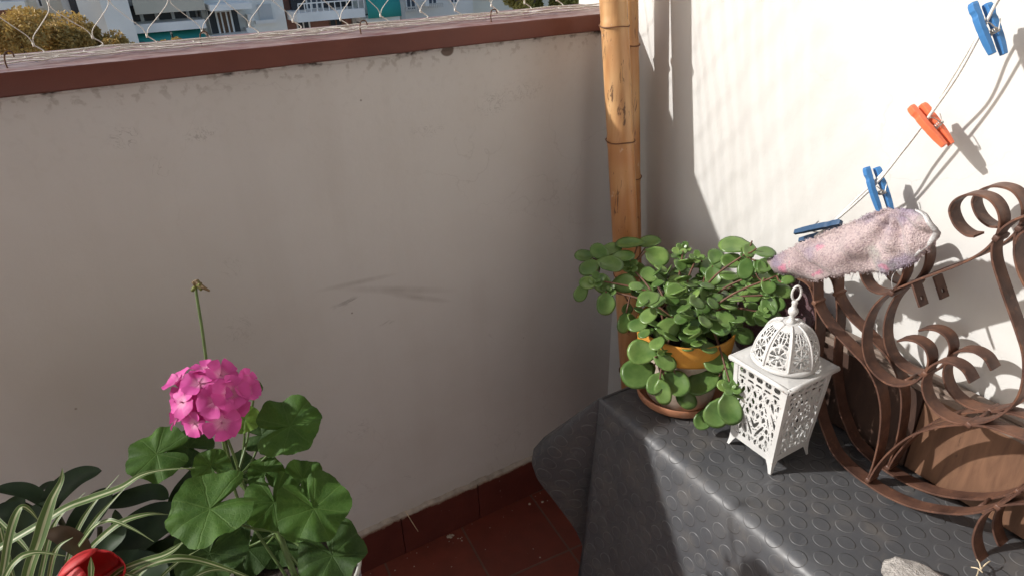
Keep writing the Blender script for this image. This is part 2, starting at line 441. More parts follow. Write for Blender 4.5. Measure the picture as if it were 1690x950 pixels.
M_budr = simple('dry_flower_tip', (.19,.13,.06), .7, .4, 90, .3)

def bladem():
    m = NT('striped_blade')
    u = m.sep(m.uv)[0]
    s = m.math('ABSOLUTE', m.math('SUBTRACT', u, .5))
    c = m.mix(m.ramp(s, [(.08,1.),(.13,0.),(.44,0.),(.48,.6)]), (.085,.155,.032), (.50,.54,.31))
    c = m.mix(m.math('MULTIPLY', m.noise(50,3), .5), c, (.12,.17,.06), 'MULTIPLY') if False else c
    m.color(c).rough(.5)
    tr = m.n('ShaderNodeBsdfTranslucent'); m.l(c, tr.inputs['Color'])
    mx = m.n('ShaderNodeMixShader'); mx.inputs[0].default_value = .2
    m.l(m.b.outputs[0], mx.inputs[1]); m.l(tr.outputs[0], mx.inputs[2]); m.l(mx.outputs[0], m.t.nodes['Material Output'].inputs[0])
    return m.mat
M_blade = bladem()

def terracotta(name, a, b, dirt=(.35,.30,.24), amt=.4):
    m = NT(name); c = m.ramp(m.noise(14,6), [(.3,a),(.7,b)])
    c = m.mix(m.ramp(m.noise(26,6,None,.7), [(.55,0.),(.72,amt)]), c, dirt)
    m.color(c).rough(.65).bump(m.noise(90,4), .3, .001); return m.mat
M_terra = terracotta('terracotta', (.38,.16,.085), (.50,.23,.125), (.55,.42,.33))
M_potb = terracotta('bare_pot_body', (.46,.38,.30), (.60,.53,.44), (.30,.22,.16), .6)
M_ochre = terracotta('ochre_paint', (.52,.22,.028), (.66,.32,.050), (.38,.20,.06), .4)

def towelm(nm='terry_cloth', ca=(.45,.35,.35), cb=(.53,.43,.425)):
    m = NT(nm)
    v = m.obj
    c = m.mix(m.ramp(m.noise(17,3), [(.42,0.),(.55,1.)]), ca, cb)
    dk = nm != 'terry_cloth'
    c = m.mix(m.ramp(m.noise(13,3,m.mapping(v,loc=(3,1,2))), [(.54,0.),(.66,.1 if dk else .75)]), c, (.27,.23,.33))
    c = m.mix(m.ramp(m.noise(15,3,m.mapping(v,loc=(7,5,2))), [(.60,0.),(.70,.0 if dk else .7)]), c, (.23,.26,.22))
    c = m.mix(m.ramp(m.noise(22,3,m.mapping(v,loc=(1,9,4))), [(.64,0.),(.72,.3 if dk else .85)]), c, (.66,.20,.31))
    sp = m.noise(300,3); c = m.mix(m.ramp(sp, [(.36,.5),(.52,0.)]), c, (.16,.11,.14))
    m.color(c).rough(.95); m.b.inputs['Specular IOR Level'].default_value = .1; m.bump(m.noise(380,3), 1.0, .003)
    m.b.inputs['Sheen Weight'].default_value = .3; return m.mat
M_tow = towelm()
M_hem = simple('frayed_white_hem', (.62,.62,.62), .9, .2, 200, .8, .002)
M_bluep = simple('blue_plastic', (.055,.20,.46), .38, .15, 20, .1)
M_navyp = simple('navy_plastic', (.035,.085,.17), .42, .15, 20, .1)
M_orgp = simple('orange_plastic', (.78,.17,.075), .40, .15, 20, .1)
M_spring = simple('spring_wire', (.45,.43,.40), .4, .2, 60, .1, metal=.9)
M_cord = simple('white_cord', (.74,.72,.68), .8, .15, 200, .4)
M_netc = simple('white_net_string', (.66,.63,.58), .7, .1, 60, .2)
M_hook = simple('rusty_hook', (.11,.050,.025), .75, .5, 150, .4)
M_stone = simple('pale_rough_stone', (.46,.43,.40), .9, .35, 70, 1., .006)
M_straw = simple('straw', (.62,.52,.36), .8, .2, 50, .1)

# ================================================================== SETTING
T = .65
# street far below
mb = MB(); mb.box((-160,-3,-17.2),(200,160,-17.0)); 
M_street = simple('street_paving', (.36,.34,.32), .9, .2, 1, .2)
st = mb.build('street', M_street, smooth=False); st['kind'] = 'structure'
mb = MB(); mb.box((-4.2,-2.6,-.18),(0.25,.22,0)); fl = mb.build('floor', M_tile, smooth=False); fl['kind'] = 'structure'
mb = MB(); mb.box((-4.2,-2.6,3.05),(0.25,.05,3.25)); ce = mb.build('ceiling', M_white, smooth=False); ce['kind'] = 'structure'
mb = MB(); mb.box((-4.2,-2.85,0),(0.25,-2.6,3.05)); hw = mb.build('house_wall', M_white, smooth=False)
tag(hw, 'plain painted house wall behind the viewer of the balcony', 'wall')

# parapet
par = empty('parapet_wall', (-2.1, .07, 0), 'off-white scuffed balcony parapet with brown coping and dark red tile skirting', 'parapet')
mb = MB()
# inner face is a fine grid with slight unevenness, the rest a box behind it
rows = []
nx, nz = 130, 44
for i in range(nx+1):
    x = -4.2 + 4.2*i/nx; r = []
    for j in range(nz+1):
        z = 1.325*j/nz
        y = .0 + .0025*noise.noise(V((x*2.2, z*2.2, 3)))
        r.append((x, y, z))
    rows.append(r)
mb.grid(rows)
mb.box((-4.2,.012,0),(0,.15,1.325))
mb.build('wall_body', M_par, par)
mb = MB()
# folded metal coping: fascia, top, far drip
rows = []
for i in range(241):
    x = -4.2 + 4.198*i/240
    d = .0018*noise.noise(V((x*5,0,0))); e = .0012*noise.noise(V((x*9,4,0)))
    rows.append([(x,.02,1.3165+e),(x,-.021+d,1.3155+e),(x,-.024+d,1.318+e),(x,-.024+d,1.347),(x,-.021+d,1.351+e),(x,.175,1.356+e*.5),(x,.18,1.352),(x,.18,1.30)])
mb.grid(rows); mb.build('coping', M_cop, par, auto=40)
mb = MB()
mb.box((-.001-.022,-.02,1.3165),(-.001,.18,1.349)) if False else None
mb = MB()
for k in range(18):
    x1 = -.002 - k*.235; x0 = x1 - .2328
    mb.box((x0,-.012,0),(x1,-.0005,.136))
mb.build('skirting', M_skirt, par, smooth=False, bevel=.0015)
# cement lip on top of the skirting
mb = MB(); rows = []
for i in range(400):
    x = -4.2 + 4.19*i/399
    a = .004*noise.noise(V((x*25,0,0))) + .003*noise.noise(V((x*80,2,0)))
    rows.append([(x,-.0123,.1345+a*1.6),(x,-.0132,.137+a),(x,-.009,.139+a*.5),(x,-.001,.143+a*1.3)])
mb.grid(rows); mb.build('cement_lip', simple('old_cement', (.42,.37,.32), .9, .3, 40, .6, .003), par)
# small chipped plaster lip under the coping
mb = MB(); rows = []
for i in range(500):
    x = -4.2 + 4.19*i/499
    a = .006*noise.noise(V((x*14,0,7))) + .004*noise.noise(V((x*60,2,7)))
    z = 1.3115 + a
    if z > 1.3145: z = 1.3155
    rows.append([(x,-.001,z-.004),(x,-.0045,z),(x,-.001,1.3160)])
mb.grid(rows); mb.build('plaster_lip', M_par, par)

# side wall
mb = MB(); rows = []
for i in range(81):
    y = -2.6 + 2.75*i/80
    rows.append([(.0022*noise.noise(V((y*2.5, z*2.5, 9))), y, z) for z in [3.05*j/80 for j in range(81)]])
mb.grid(rows); mb.box((.012,-2.6,0),(.25,.20,3.05))
sw = mb.build('side_wall', M_side); tag(sw, 'bright white painted side wall lit by the sun behind the table', 'wall')

# hooks on the coping and the net
def hook(p, h=.03):
    b = MB(); P = crom([p+V((0,0,-.004)), p+V((0,.002,h*.5)), p+V((.004,.004,h)), p+V((.012,.002,h*1.05)), p+V((.014,-.002,h*.7))], 5)
    b.tube(P, .0013, 6); return b.build('hook', M_hook, par)
HP = [(12,112),(333,76),(596,56),(811,36),(150,0)]
for px in HP[:4]:
    hook(atZ(px, 1.353), .021)

net = empty('bird_net', (-1.0,.10,1.36), 'white string bird net with wavy diamond mesh tied above the coping', 'net')
NY = .095
mb = MB()
P0 = .086; RZ = .058; zb = 1.375
def node(i, j):
    x = -4.0 + (i + (.5 if j % 2 else 0))*P0; z = zb + j*RZ
    jx = .010*noise.noise(V((i*1.7, j*2.3, 1))); jz = .012*noise.noise(V((i*1.3, j*1.9, 5)))
    return V((x+jx, NY + .015*noise.noise(V((i*.7,j*.6,3))), z+jz))
for j in range(0, 14):
    for i in range(0, 46):
        a = node(i, j)
        for s in (0, 1):
            b_ = node(i + (s if j % 2 else s-1), j+1)
            d = b_ - a; side = 1 if s else -1
            wv = .0065*(1+.8*noise.noise(V((i,j,s*3.))))
            pts = [a + d*.0, a + d*.25 + V((-side*wv*.9,0,-.002)), a + d*.5, a + d*.75 + V((side*wv*.9,0,.003)), b_]
            mb.tube(crom(pts, 4), .00070, 4, cap=False)
        mb.tube([a+V((0,0,-.003)), a+V((0,0,.003))], .0019, 5)
mb.build('mesh', M_netc, net)
mb = MB()
pts = []
for k in range(200):
    x = -4.0+ 3.98*k/199
    pts.append(V((x, .062+.012*noise.noise(V((x*6,0,0))), 1.3605+.004*noise.noise(V((x*9,3,0))) + .004)))
mb.tube(pts, .0018, 5)
pts = []
for q_ in range(4):
    pts = []
    for k in range(420):
        x = -2.2+ 2.18*k/419
        pts.append(V((x, .065-.02*q_*.6+.030*noise.noise(V((x*13,q_*5.1,0))), 1.3585+.0015*q_+.006*abs(noise.noise(V((x*17,3,q_)))))))
    mb.tube(pts, .0009, 4)
pts = []
for k in range(300):
    x = -4.0+ 3.98*k/299
    pts.append(V((x, .030+.018*noise.noise(V((x*11,8,0))), 1.3575+.004*abs(noise.noise(V((x*20,3,6)))))))
mb.tube(pts, .0012, 4)
mb.build('border_cord', M_netc, net)
for i in range(24, 46):
    mb = MB(); a = node(i, 0)
    e = V((a.x + .03*noise.noise(V((i,3.3,0))), .050+.012*noise.noise(V((i,7.3,0))), 1.360))
    mb.tube(crom([a, a+V((.012,-.01,-.012)), V(((a.x+e.x)/2-.012,.072,1.362)), e, e+V((.03,-.012,0)), e+V((.05,.004,.002))], 5), .0011, 4)
    mb.build('tie_string', M_netc, net)

# ================================================================== BAMBOO
def pole(px_top, px_bot, x, rad, nodes, label, seed, ztop=2.7):
    a = atX(px_top, x); b_ = atX(px_bot, x)
    d = (a-b_)/(a.z-b_.z)
    base = b_ + d*(0-b_.z); top = b_ + d*(ztop-b_.z)
    o = empty('bamboo_pole', base, label, 'bamboo pole', 'bamboo poles in the balcony corner')
    m = MB(); P = []; N = 260
    nz_ = sorted(atX(n_, x).z for n_ in nodes)
    step = .30
    z = nz_[-1]
    while z < ztop: z += step; nz_.append(z)
    z = nz_[0]
    while z > 0.1: z -= step; nz_.insert(0, z)
    rr = []
    for k in range(N+1):
        z = ztop*k/N; q = base + d*z
        q = q + V((.002*noise.noise(V((z*2,seed,0))), .003*noise.noise(V((z*2,seed,5))), 0))
        dz = min(abs(z-n_) for n_ in nz_)
        r_ = rad*(1-.05*z) + .0030*math.exp(-(dz/.007)**2) - .0010*math.exp(-(dz/.02)**2)
        P.append(q); rr.append(r_)
    m.tube(P, lambda t: rr[min(N, int(round(t*N)))], 28)
    m.build('culm', M_bam, o, auto=60)
    for n_ in nz_:
        if n_ < 0 or n_ > ztop: continue
        q = P[min(N,int(n_/ztop*N))]
        ring = MB(); t = []
        for k in range(29):
            an = 2*math.pi*k/28; r_ = rad*(1-.05*n_) + .0026
            t.append(base + d*n_ + (q-(base+d*(round(n_/ztop*N)*ztop/N)))*0 + V((math.cos(an)*r_, math.sin(an)*r_, .0012*math.sin(an*3+seed))))
        ring.tube(t, .0013, 6); ring.build('node_ring', M_node, o)
    return o
pole((1012,5),(1039,520),-.136,.0310,[(1010,42),(1026,232),(1040,455),(1045,612)],'thick golden bamboo pole, the front one of the pair in the corner',1)
pole((1036,5),(1043,420),-.070,.0240,[(1043,75),(1050,295)],'thinner darker bamboo pole half hidden behind the thick pole',9)

# ================================================================== TABLE + CLOTH
tb = empty('table', (-.18,-.9,0), 'small table against the side wall hidden under grey rubber cloth', 'table')
mb = MB(); mb.box((-.325,-1.42,T-.045),(-.012,-.440,T-.012)); mb.build('tabletop', M_darkw, tb, smooth=False)
for x in (-.30,-.05):
    for y in (-1.39,-.46):
        mb = MB(); mb.box((x-.018,y-.018,0),(x+.018,y+.018,T-.046)); mb.build('leg', M_darkw, tb, smooth=False)

C0 = V((-.365,-.407,T))
def onray_at(p, ctr, Ln, far=True):
    r = ray(*p).normalized(); oc = CAM-ctr; b = oc.dot(r); c = oc.dot(oc)-Ln*Ln; D = b*b-c
    if D < 0: return CAM + r*(-b)
    return CAM + r*(-b + (1 if far else -1)*math.sqrt(D))
cols = []   # each: anchor, edge, dir function, length, uv anchor/edge/dir
XE, YE = C0.x, C0.y
AX = -.010
def column(anchor, edge, outward, hang, Ln, uvA, uvE, uvD, nt_=10, nh=46, curve=None, rad=.012):
    """outward: horizontal unit, hang: unit direction of the free fall"""
    P = []; U = []
    rad_ = rad
    for k in range(nt_):
        t = k/nt_
        P.append(anchor.lerp(edge - outward*rad, t)); U.append(V(uvA).lerp(V(uvE), t))
    # rounded edge from outward direction to hang direction
    s = 0; p = edge - outward*rad; arc = rad*1.5
    ds = Ln/nh; d0 = outward.copy()
    P.append(p.copy()); U.append(V(uvE))
    na = 6
    for k in range(na):
        t = (k+.5)/na; t = t*t*(3-2*t)
        d = (d0*(1-t) + hang*t).normalized(); p = p + d*(arc/na); s += arc/na
        P.append(p.copy()); U.append(V(uvE)+V(uvD)*s)
    while s < Ln:
        st_ = min(ds, Ln-s+1e-6); d = hang
        if curve: d = curve(s/Ln, hang)
        p = p + d*st_; s += st_
        P.append(p.copy()); U.append(V(uvE)+V(uvD)*s)
        if len(P) > nt_+na+nh+4: break
    return P, U
NROW = 10+1+6+46
def fit(P, U):
    # resample hanging part to a common count
    while len(P) < NROW: P.append(P[-1]+V((0,0,-1e-5))); U.append(U[-1])
    return P[:NROW], U[:NROW]
ys = [-1.46 + (YE-.012+1.46)*k/90 for k in range(91)]
RDIR = (atX((946,955), -.430) - C0).normalized()
for y in ys:
    t = max(0, 1-(YE-y)/.20)                       # nearer the corner the cloth flares more
    fl_ = .10 + .16*t*t + .03*noise.noise(V((y*5,0,0)))
    hang = V((-(.10+.02*noise.noise(V((y*5,0,0)))), 0, -1)).normalized(); hang = (hang*(1-t*t)+RDIR*t*t).normalized()
    an = V((AX, y, T)); ed = V((XE + .003*noise.noise(V((y*7,4,0))), y, T+.0012*noise.noise(V((y*9,0,0)))))
    cols.append(fit(*column(an, ed, V((-1,0,0)), hang, .50, (y, AX,0),(y, XE,0),(0,-1,0), rad=.040-.026*t)))
# corner fan
def hemdir(px, a):
    Ln = min(.50/max(.05,math.cos(R(a))), .205/max(.05,math.sin(R(a))))
    return (onray_at(px, C0, Ln, True)-C0).normalized()
fan = [(0, RDIR), (16, hemdir((985,960),16)), (22, hemdir((966,915),22)), (28, hemdir((944,872),28)), (36, hemdir((906,822),36)), (42, hemdir((881,792),42)), (48, hemdir((870,764),48)), (54, hemdir((873,742),54)), (61, hemdir((890,722),61)), (76, (hemdir((872,758),48)*.3+V((.05,.25,-1)).normalized()*.8).normalized()), (90, V((0,.18,-1)).normalized())]
def fand(a):
    for (a0,d0),(a1,d1) in zip(fan, fan[1:]):
        if a <= a1:
            t = (a-a0)/(a1-a0); return (d0*(1-t)+d1*t).normalized()
    return fan[-1][1]
for k in range(1, 40):
    a = 90*k/40; th = R(a)
    out = V((-math.cos(th), math.sin(th), 0))
    Ln = min(.50/max(.05,math.cos(th)), .205/max(.05,math.sin(th)))
    Ln = min(Ln, .54)
    rr_ = .010
    ed = V((XE+rr_, YE-rr_, T)) + out*rr_
    an = V((AX - (.0)*k, YE-.012, T)) if False else V((XE+.10, YE-.10, T))
    an = V((AX,YE-.012,T)).lerp(V((AX,YE-.012,T)), 0)
    cols.append(fit(*column(an, ed, out, fand(a), Ln, (YE-.012,AX,0), (ed.y,ed.x,0), (math.sin(th),-math.cos(th),0))))
for k in range(0, 24):
    x = XE+.012 + (AX-XE-.012)*k/23
    hang = V((0,.18+.04*noise.noise(V((x*9,2,0))),-1)).normalized()
    an = V((AX, YE-.012, T)); ed = V((x, YE, T))
    cols.append(fit(*column(an, ed, V((0,1,0)), hang, .205, (YE-.012,AX,0),(YE,x,0),(1,0,0))))
for P_, U_ in cols:
    for k in range(len(P_)):
        u = U_[k]; hang_ = max(0, (T-P_[k].z)/.4)
        P_[k] = P_[k] + V((-.012*hang_*noise.noise(V((u.x*7, 1.3, u.y*1.5))) - .004*hang_*noise.noise(V((u.x*22, 4, u.y*5))), 0, .0022*noise.noise(V((u.x*10,u.y*10,2)))*(1-min(1,hang_))))
mb = MB()
mb.grid([c[0] for c in cols], [[(u.x,u.y) for u in c[1]] for c in cols])
cl = mb.build('tablecloth', M_rub, solid=.003, offset=-1)
tag(cl, 'dark grey studded rubber mat draped over the table like a cloth', 'tablecloth')
TZ = T + .003

# ================================================================== IRON SCROLL RACK
ir = empty('iron_scroll_stand', (-.09,-1.0,TZ), 'brown rusty wrought iron scroll stand of two matching flat-bar frames', 'iron stand')
XF = -.128; SH = .056; WB = .026
def strip(pts, wdt=WB, th=.0032):
    """flat bar swept along pts lying in a plane x=const; width runs along +x"""
    m = MB(); n_ = len(pts); rows = []
    for i, p in enumerate(pts):
        d = (pts[min(i+1,n_-1)]-pts[max(i-1,0)]); d.x = 0; d.normalize(); nn = V((0,-d.z,d.y))
        c = .0007
        prof = [(0,-1+.3),(c,-1),(wdt-c,-1),(wdt,-1+.3),(wdt,1-.3),(wdt-c,1),(c,1),(0,1-.3)]
        rows.append([p + V((a,0,0)) + nn*(b_*th/2) for a, b_ in prof] )
        rows[-1].append(rows[-1][0])
    m.grid(rows); m.face([m.vert(q) for q in rows[0][:-1]]); m.face([m.vert(q) for q in rows[-1][:-1]][::-1])
    return m
CURVES = [
 ('scroll_bar', [(1607,391),(1592,388),(1575,373),(1566,350),(1572,334),(1588,324),(1608,322),(1630,329),(1644,345),(1649,365),(1645,386),(1636,402),(1615,420),(1580,438),(1540,453),(1500,468),(1465,484),(1440,507),(1426,538),(1423,572),(1432,604),(1455,628),(1480,637),(1506,632),(1523,617),(1531,598),(1527,578),(1512,565),(1495,561),(1480,563)]),
 ('scroll_bar', [(1600,632),(1589,613),(1574,602),(1559,598),(1545,599),(1532,607),(1525,619),(1521,635),(1524,653),(1533,670),(1549,685),(1570,696),(1591,700),(1617,698),(1643,689),(1666,672),(1681,650),(1688,618),(1687,585),(1678,553),(1661,505),(1646,462),(1637,430),(1637,405),(1646,385),(1664,369),(1688,358),(1715,356),(1745,366),(1765,385)]),
 ('scroll_bar', [(1455,400),(1436,408),(1422,425),(1418,448),(1428,472),(1444,483),(1461,484),(1477,475),(1488,456),(1491,432),(1484,408),(1470,396),(1455,400)]),
 ('upright_bar', [(1336,418),(1340,440),(1342,470),(1343,500),(1352,520),(1367,542),(1388,563),(1410,586),(1426,603),(1440,626),(1449,652),(1453,686),(1449,728),(1440,766),(1430,793)]),
 ('rocker_bar', [(1300,462),(1320,462),(1336,475),(1343,500),(1346,525),(1345,560),(1342,600),(1342,640),(1350,688),(1361,720),(1374,748),(1396,773),(1427,797),(1462,819),(1505,837),(1550,846),(1592,848),(1630,841),(1660,827),(1692,803),(1720,780)]),
 ('arch_bar', [(1432,794),(1446,770),(1471,742),(1503,719),(1541,706),(1580,701),(1611,702),(1642,708),(1692,727),(1730,750)]),
 ('foot_scroll', [(1700,831),(1672,832),(1643,837),(1618,855),(1605,888),(1610,917),(1625,942),(1645,965)]),
 ('scroll_bar', [(1700,380),(1688,383),(1677,394),(1673,418),(1679,447),(1692,475),(1712,505)]),
 ('brace_bar', [(1690,468),(1705,560),(1705,650),(1690,690)]),
]
def frame_part(nm, dx):
    f = MB()
    root = bpy.data.objects.new(nm, None); COL.objects.link(root); root.parent = ir; root.location = (dx, 0, 0); root.empty_display_size=.02
    return root
for dx in (0, SH):
    fr = frame_part('scroll_frame', dx)
    for nm, c in CURVES[:8]:
        P3 = [atX(p, XF) + V((dx,0,0)) for p in crom2(c, 7)]
        m = strip(P3); m.build(nm, M_iron, fr, auto=28)
    # rivet collars where bars touch
    for px in ((1643,394),(1525,617),(1343,500),(1431,792),(1598,701),(1645,837),(1470,484)):
        m = MB(); p = atX(px, XF)+V((dx,0,0)); m.obox(p+V((WB/2,0,0)), V((WB/2+.001,0,0)), V((0,.0042,.001)), V((0,-.001,.0042)))
        m.build('weld', M_iron, fr, bevel=.0018)
    # screw tab with a hole
    m = MB(); q = atX((1504,469) if dx == 0 else (1503,473), XF)+V((dx+.012,0,0))
    u = V((1,0,0)); v_ = (atX((1512,505),XF)-atX((1504,480),XF)).normalized(); w_ = .011; Lt = .036
    N = 16; hc = q+v_*(Lt*.68)
    outer = [q-u*w_, q+u*w_, q+u*w_+v_*Lt, q-u*w_+v_*Lt]
    per = []
    for k in range(4):
        for s in range(4): per.append(outer[k].lerp(outer[(k+1)%4], s/4))
    hole = []
    for p_ in per:
        dd = (p_-hc).normalized(); hole.append(hc+dd*.0036)
    m.grid([[a, b_] for a, b_ in zip(per, hole)], closed=True)
    m.build('screw_tab', M_iron, fr, solid=.003, smooth=False)
# cross ties between the frames
for px in ((1478,637),(1600,848),(1598,701)):
    m = MB(); p = atX(px, XF); m.tube([p+V((WB,0,0)), p+V((SH,0,0))], .003, 8); m.build('cross_tie', M_iron, ir)

# ================================================================== WOODEN PANEL behind the iron
wp = empty('wooden_panel', (-.02,-1.0,TZ), 'worn brown wooden panel with grooved top rail leaning on the white wall', 'panel')
zt = .835
mb = MB(); mb.box((-.030,-1.40,TZ),(-.012,-.865,zt-.022)); mb.build('board', M_wood, wp, smooth=False, bevel=.001)
mb = MB()
for k, (z0,z1,xx) in enumerate(((zt-.022,zt-.010,-.036),(zt-.0095,zt-.003,-.030),(zt-.0025,zt+.004,-.024))):
    mb.box((xx,-1.40,z0),(-.006,-.665,z1))
mb.build('grooved_rail', M_wood2, wp, smooth=False, bevel=.0012)
mb = MB(); mb.box((-.033,-.863,TZ),(-.012,-.670,zt-.024)); mb.build('dark_end_board', M_darkw, wp, smooth=False, bevel=.001)  # left end of the panel, a darker brown than the board
mb = MB(); mb.box((-.040,-.662,TZ),(-.010,-.560,.86)); mb.build('tall_side_board', M_darkw, wp, smooth=False, bevel=.001)

# ================================================================== LANTERN
LC = V((-.195,-.704,TZ))
lan = empty('metal_lantern', LC, 'white pierced metal lantern with domed top and ring standing beside the plant', 'lantern')
def hole_body(u, v):
    """u,v in 0..1 ; arabesque cut-outs, symmetrical in u"""
    x = abs(u-.5)*2
    if x > .86 or v < .05 or v > .97: return False
    if v > .80:                                   # row of small arches with lozenges
        if v > .945: 
            return (math.cos(u*2*math.pi*13) > .05) and v < .968
        return abs(math.cos(u*math.pi*6) * math.cos((v-.80)/.14*math.pi*1.5)) > .42
    if .785 < v <= .80: return False
    # big ogee arch outline kept solid
    a = abs(x - .80*math.cos(min(1,max(0,(v-.05)/.74))*math.pi/2)**.7)
    if a < .045: return False
    f = math.cos(2*math.pi*x*2.1 + 1.6*math.sin(2*math.pi*v*1.9)) * math.cos(2*math.pi*v*4.0 + 1.9*math.cos(2*math.pi*x*1.1))
    g = math.cos(2*math.pi*x*4.3 + 2*math.cos(2*math.pi*v*3.0))*math.sin(2*math.pi*v*7.2)
    return abs(f) > .52 or (abs(f) < .16 and abs(g) > .55)
zb0, zb1 = .028, .192
hb, ht = .0465, .0555
def sidept(s, u, v, out=0):
    h = hb + (ht-hb)*v; z = zb0 + (zb1-zb0)*v
    a = -h + 2*h*u; h2 = h+out
    q = {0:(a,-h2),1:(h2,a),2:(-a,h2),3:(-h2,-a)}[s]
    return LC + V((q[0], q[1], z))
for s in range(4):
    m = MB(); NU, NV = 84, 130
    idx = {}
    def vi(i, j):
        if (i,j) not in idx: idx[(i,j)] = m.vert(sidept(s, i/NU, j/NV))
        return idx[(i,j)]
    for i in range(NU):
        for j in range(NV):
            if not hole_body((i+.5)/NU, (j+.5)/NV): m.face((vi(i,j),vi(i+1,j),vi(i+1,j+1),vi(i,j+1)))
    m.build('pierced_side', M_lan, lan, smooth=False, solid=.0011)
# corner angles, flowing into splayed legs
for sx, sy in ((-1,-1),(1,-1),(1,1),(-1,1)):
    m = MB()
    def cpt(h, z, inw): return LC + V((sx*(h-inw[0]), sy*(h-inw[1]), z))
    w_ = .0085
    rows = []
    for t in (0,.33,.66,1.):
        h = hb + (ht-hb)*t + .0012; z = zb0 + (zb1-zb0)*t
        rows.append([cpt(h,z,(w_,0)), cpt(h,z,(0,0)), cpt(h,z,(0,w_))])
    m.grid(rows); m.build('corner_angle', M_lan, lan, smooth=False, solid=.0012)
    m = MB(); rows = []
    for t, wd, h in ((0,.0045,hb+.0035),(.45,.0080,hb+.0018),(.8,.0130,hb+.0014),(1.0,.0175,hb+.0013),(1.25,.0175,hb+.0014)):
        z = zb0*t
        rows.append([cpt(h,z,(wd,0)), cpt(h,z,(0,0)), cpt(h,z,(0,wd))])
    m.grid(rows); m.build('leg', M_lan, lan, smooth=False, solid=.0014)
# bottom rail, floor plate, rolled roof rim
m = MB()
for s in range(4):
    m.grid([[sidept(s,u,-.035,.0010), sidept(s,u,.05,.0010)] for u in (.0,.25,.5,.75,1.)])
m.build('bottom_rail', M_lan, lan, smooth=False, solid=.0012)
m = MB(); m.box(LC+V((-hb+.001,-hb+.001,zb0)), LC+V((hb-.001,hb-.001,zb0+.0012))); m.build('floor_plate', M_lan, lan, smooth=False)
zr = zb1+.002; hr = .0600
m = MB()
rows = []
for k in range(33):            # roof plate with a slightly raised middle
    pass
NR = 12
def roofp(i, j): 
    x = -1+2*i/NR; y = -1+2*j/NR; q = max(abs(x),abs(y)); return LC+V((x*hr, y*hr, zr + .006*(1-q)))
m.grid([[roofp(i,j) for j in range(NR+1)] for i in range(NR+1)])
m.build('roof_plate', M_lan, lan, smooth=False, solid=.0014)
for s in range(4):
    c_, s_ = math.cos(s*math.pi/2), math.sin(s*math.pi/2)
    def rt(x, y, z): return LC + V((c_*x-s_*y, s_*x+c_*y, z))
    m = MB(); rows = []
    for u in (-1,-.5,0,.5,1):
        r_ = []
        for k in range(13):
            a = math.pi*.5 - 2*math.pi*.86*k/12
            r_.append(rt(u*(hr+.003), -hr + .0048*math.cos(a)*-1, zr-.0042 + .0048*math.sin(a)))
        rows.append(r_)
    m.grid(rows); m.build('rolled_rim', M_lan, lan, solid=.0010)
# dome
DZ = zr+.006; DR = .0525; DH = .068
def dprof(t):   # t 0 base .. 1 top
    a = t*math.pi/2*.88
    return DR*(math.cos(a)**.80), DZ + DH*(math.sin(a)/math.sin(math.pi/2*.88))**1.05 + .004
def oct_r(th):
    a = (th % (math.pi/4)) - math.pi/8; return (math.cos(math.pi/8)/math.cos(a))*.5 + .5
def hole_dome(u, t):
    """u -1..1 across one of eight panels"""
    if abs(u) > .80 or t < .035 or t > .90: return False
    sc = 1.0
    # flower in a circle
    dx, dy = u*1.0, (t-.27)/.235
    r = math.hypot(dx*1.02, dy); a = math.atan2(dy, dx)
    if r < .92:
        if r < .13: return False
        return r < .74 and abs(math.sin(a*4)) > .42 + .35*abs(r-.45) and not (.0 < abs(r-.80) < .05)
    if t < .10: return abs(math.cos(u*9)) > .5 and t > .045
    # leaves above
    dy2 = (t-.66)/.20
    if abs(dy2) < 1:
        l = abs(dx) - .42*(1-dy2*dy2)
        if abs(l) < .08: return False
        if l < -.08: return not (abs(dx) < .05) and abs(math.sin(dy2*4.5)) > .25
        return t < .80 and abs(u) < .74 and abs(math.sin(t*34+u*3)) > .35
    return abs(u) > .25 and abs(u) < .7 and t < .5 and abs(math.sin(t*30)) > .4
m = MB(); idx = {}
NT_, NV = 8*28, 60
def vd(i, j):
    i %= NT_
    if (i,j) not in idx:
        th = 2*math.pi*i/NT_; r_, z = dprof(j/NV); r_ *= oct_r(th); idx[(i,j)] = m.vert(LC+V((r_*math.cos(th), r_*math.sin(th), z)))
    return idx[(i,j)]
for i in range(NT_):
    for j in range(NV):
        u = ((i+.5) % 28)/28*2-1
        if not hole_dome(u, (j+.5)/NV): m.face((vd(i,j),vd(i+1,j),vd(i+1,j+1),vd(i,j+1)))
m.build('pierced_dome', M_lan, lan, smooth=True, solid=.0010)
for k in range(8):
    m = MB(); th = 2*math.pi*k/8; P = []
    for j in range(21):
        r_, z = dprof(j/20); r_ = r_+.0008; P.append(LC+V((r_*math.cos(th), r_*math.sin(th), z)))
    m.tube(P, .0019, 6); m.build('dome_rib', M_lan, lan)
m = MB(); m.lathe([(DR+.003,DZ-.001),(DR+.003,DZ+.003),(DR-.002,DZ+.006)], LC, 48); m.build('dome_foot', M_lan, lan, solid=.001)
zt_ = dprof(1)[1]-.004
m = MB(); m.lathe([(0.0001,zt_+.004),(.012,zt_+.004),(.0180,zt_+.001),(.0185,zt_-.002),(.016,zt_-.003)], LC, 40); m.build('cap_disc', M_lan, lan, solid=.001)
m = MB(); m.lathe([(.0001,zt_+.003),(.0090,zt_+.004),(.0055,zt_+.008),(.0040,zt_+.014),(.0048,zt_+.018),(.0075,zt_+.021),(.0082,zt_+.025),(.0072,zt_+.029),(.0045,zt_+.031),(.0040,zt_+.037),(.0052,zt_+.041),(.0035,zt_+.045),(.0001,zt_+.046)], LC, 28); m.build('finial', M_lan, lan)
m = MB(); P = []
axr = V((.77,-.63,0))*.0085
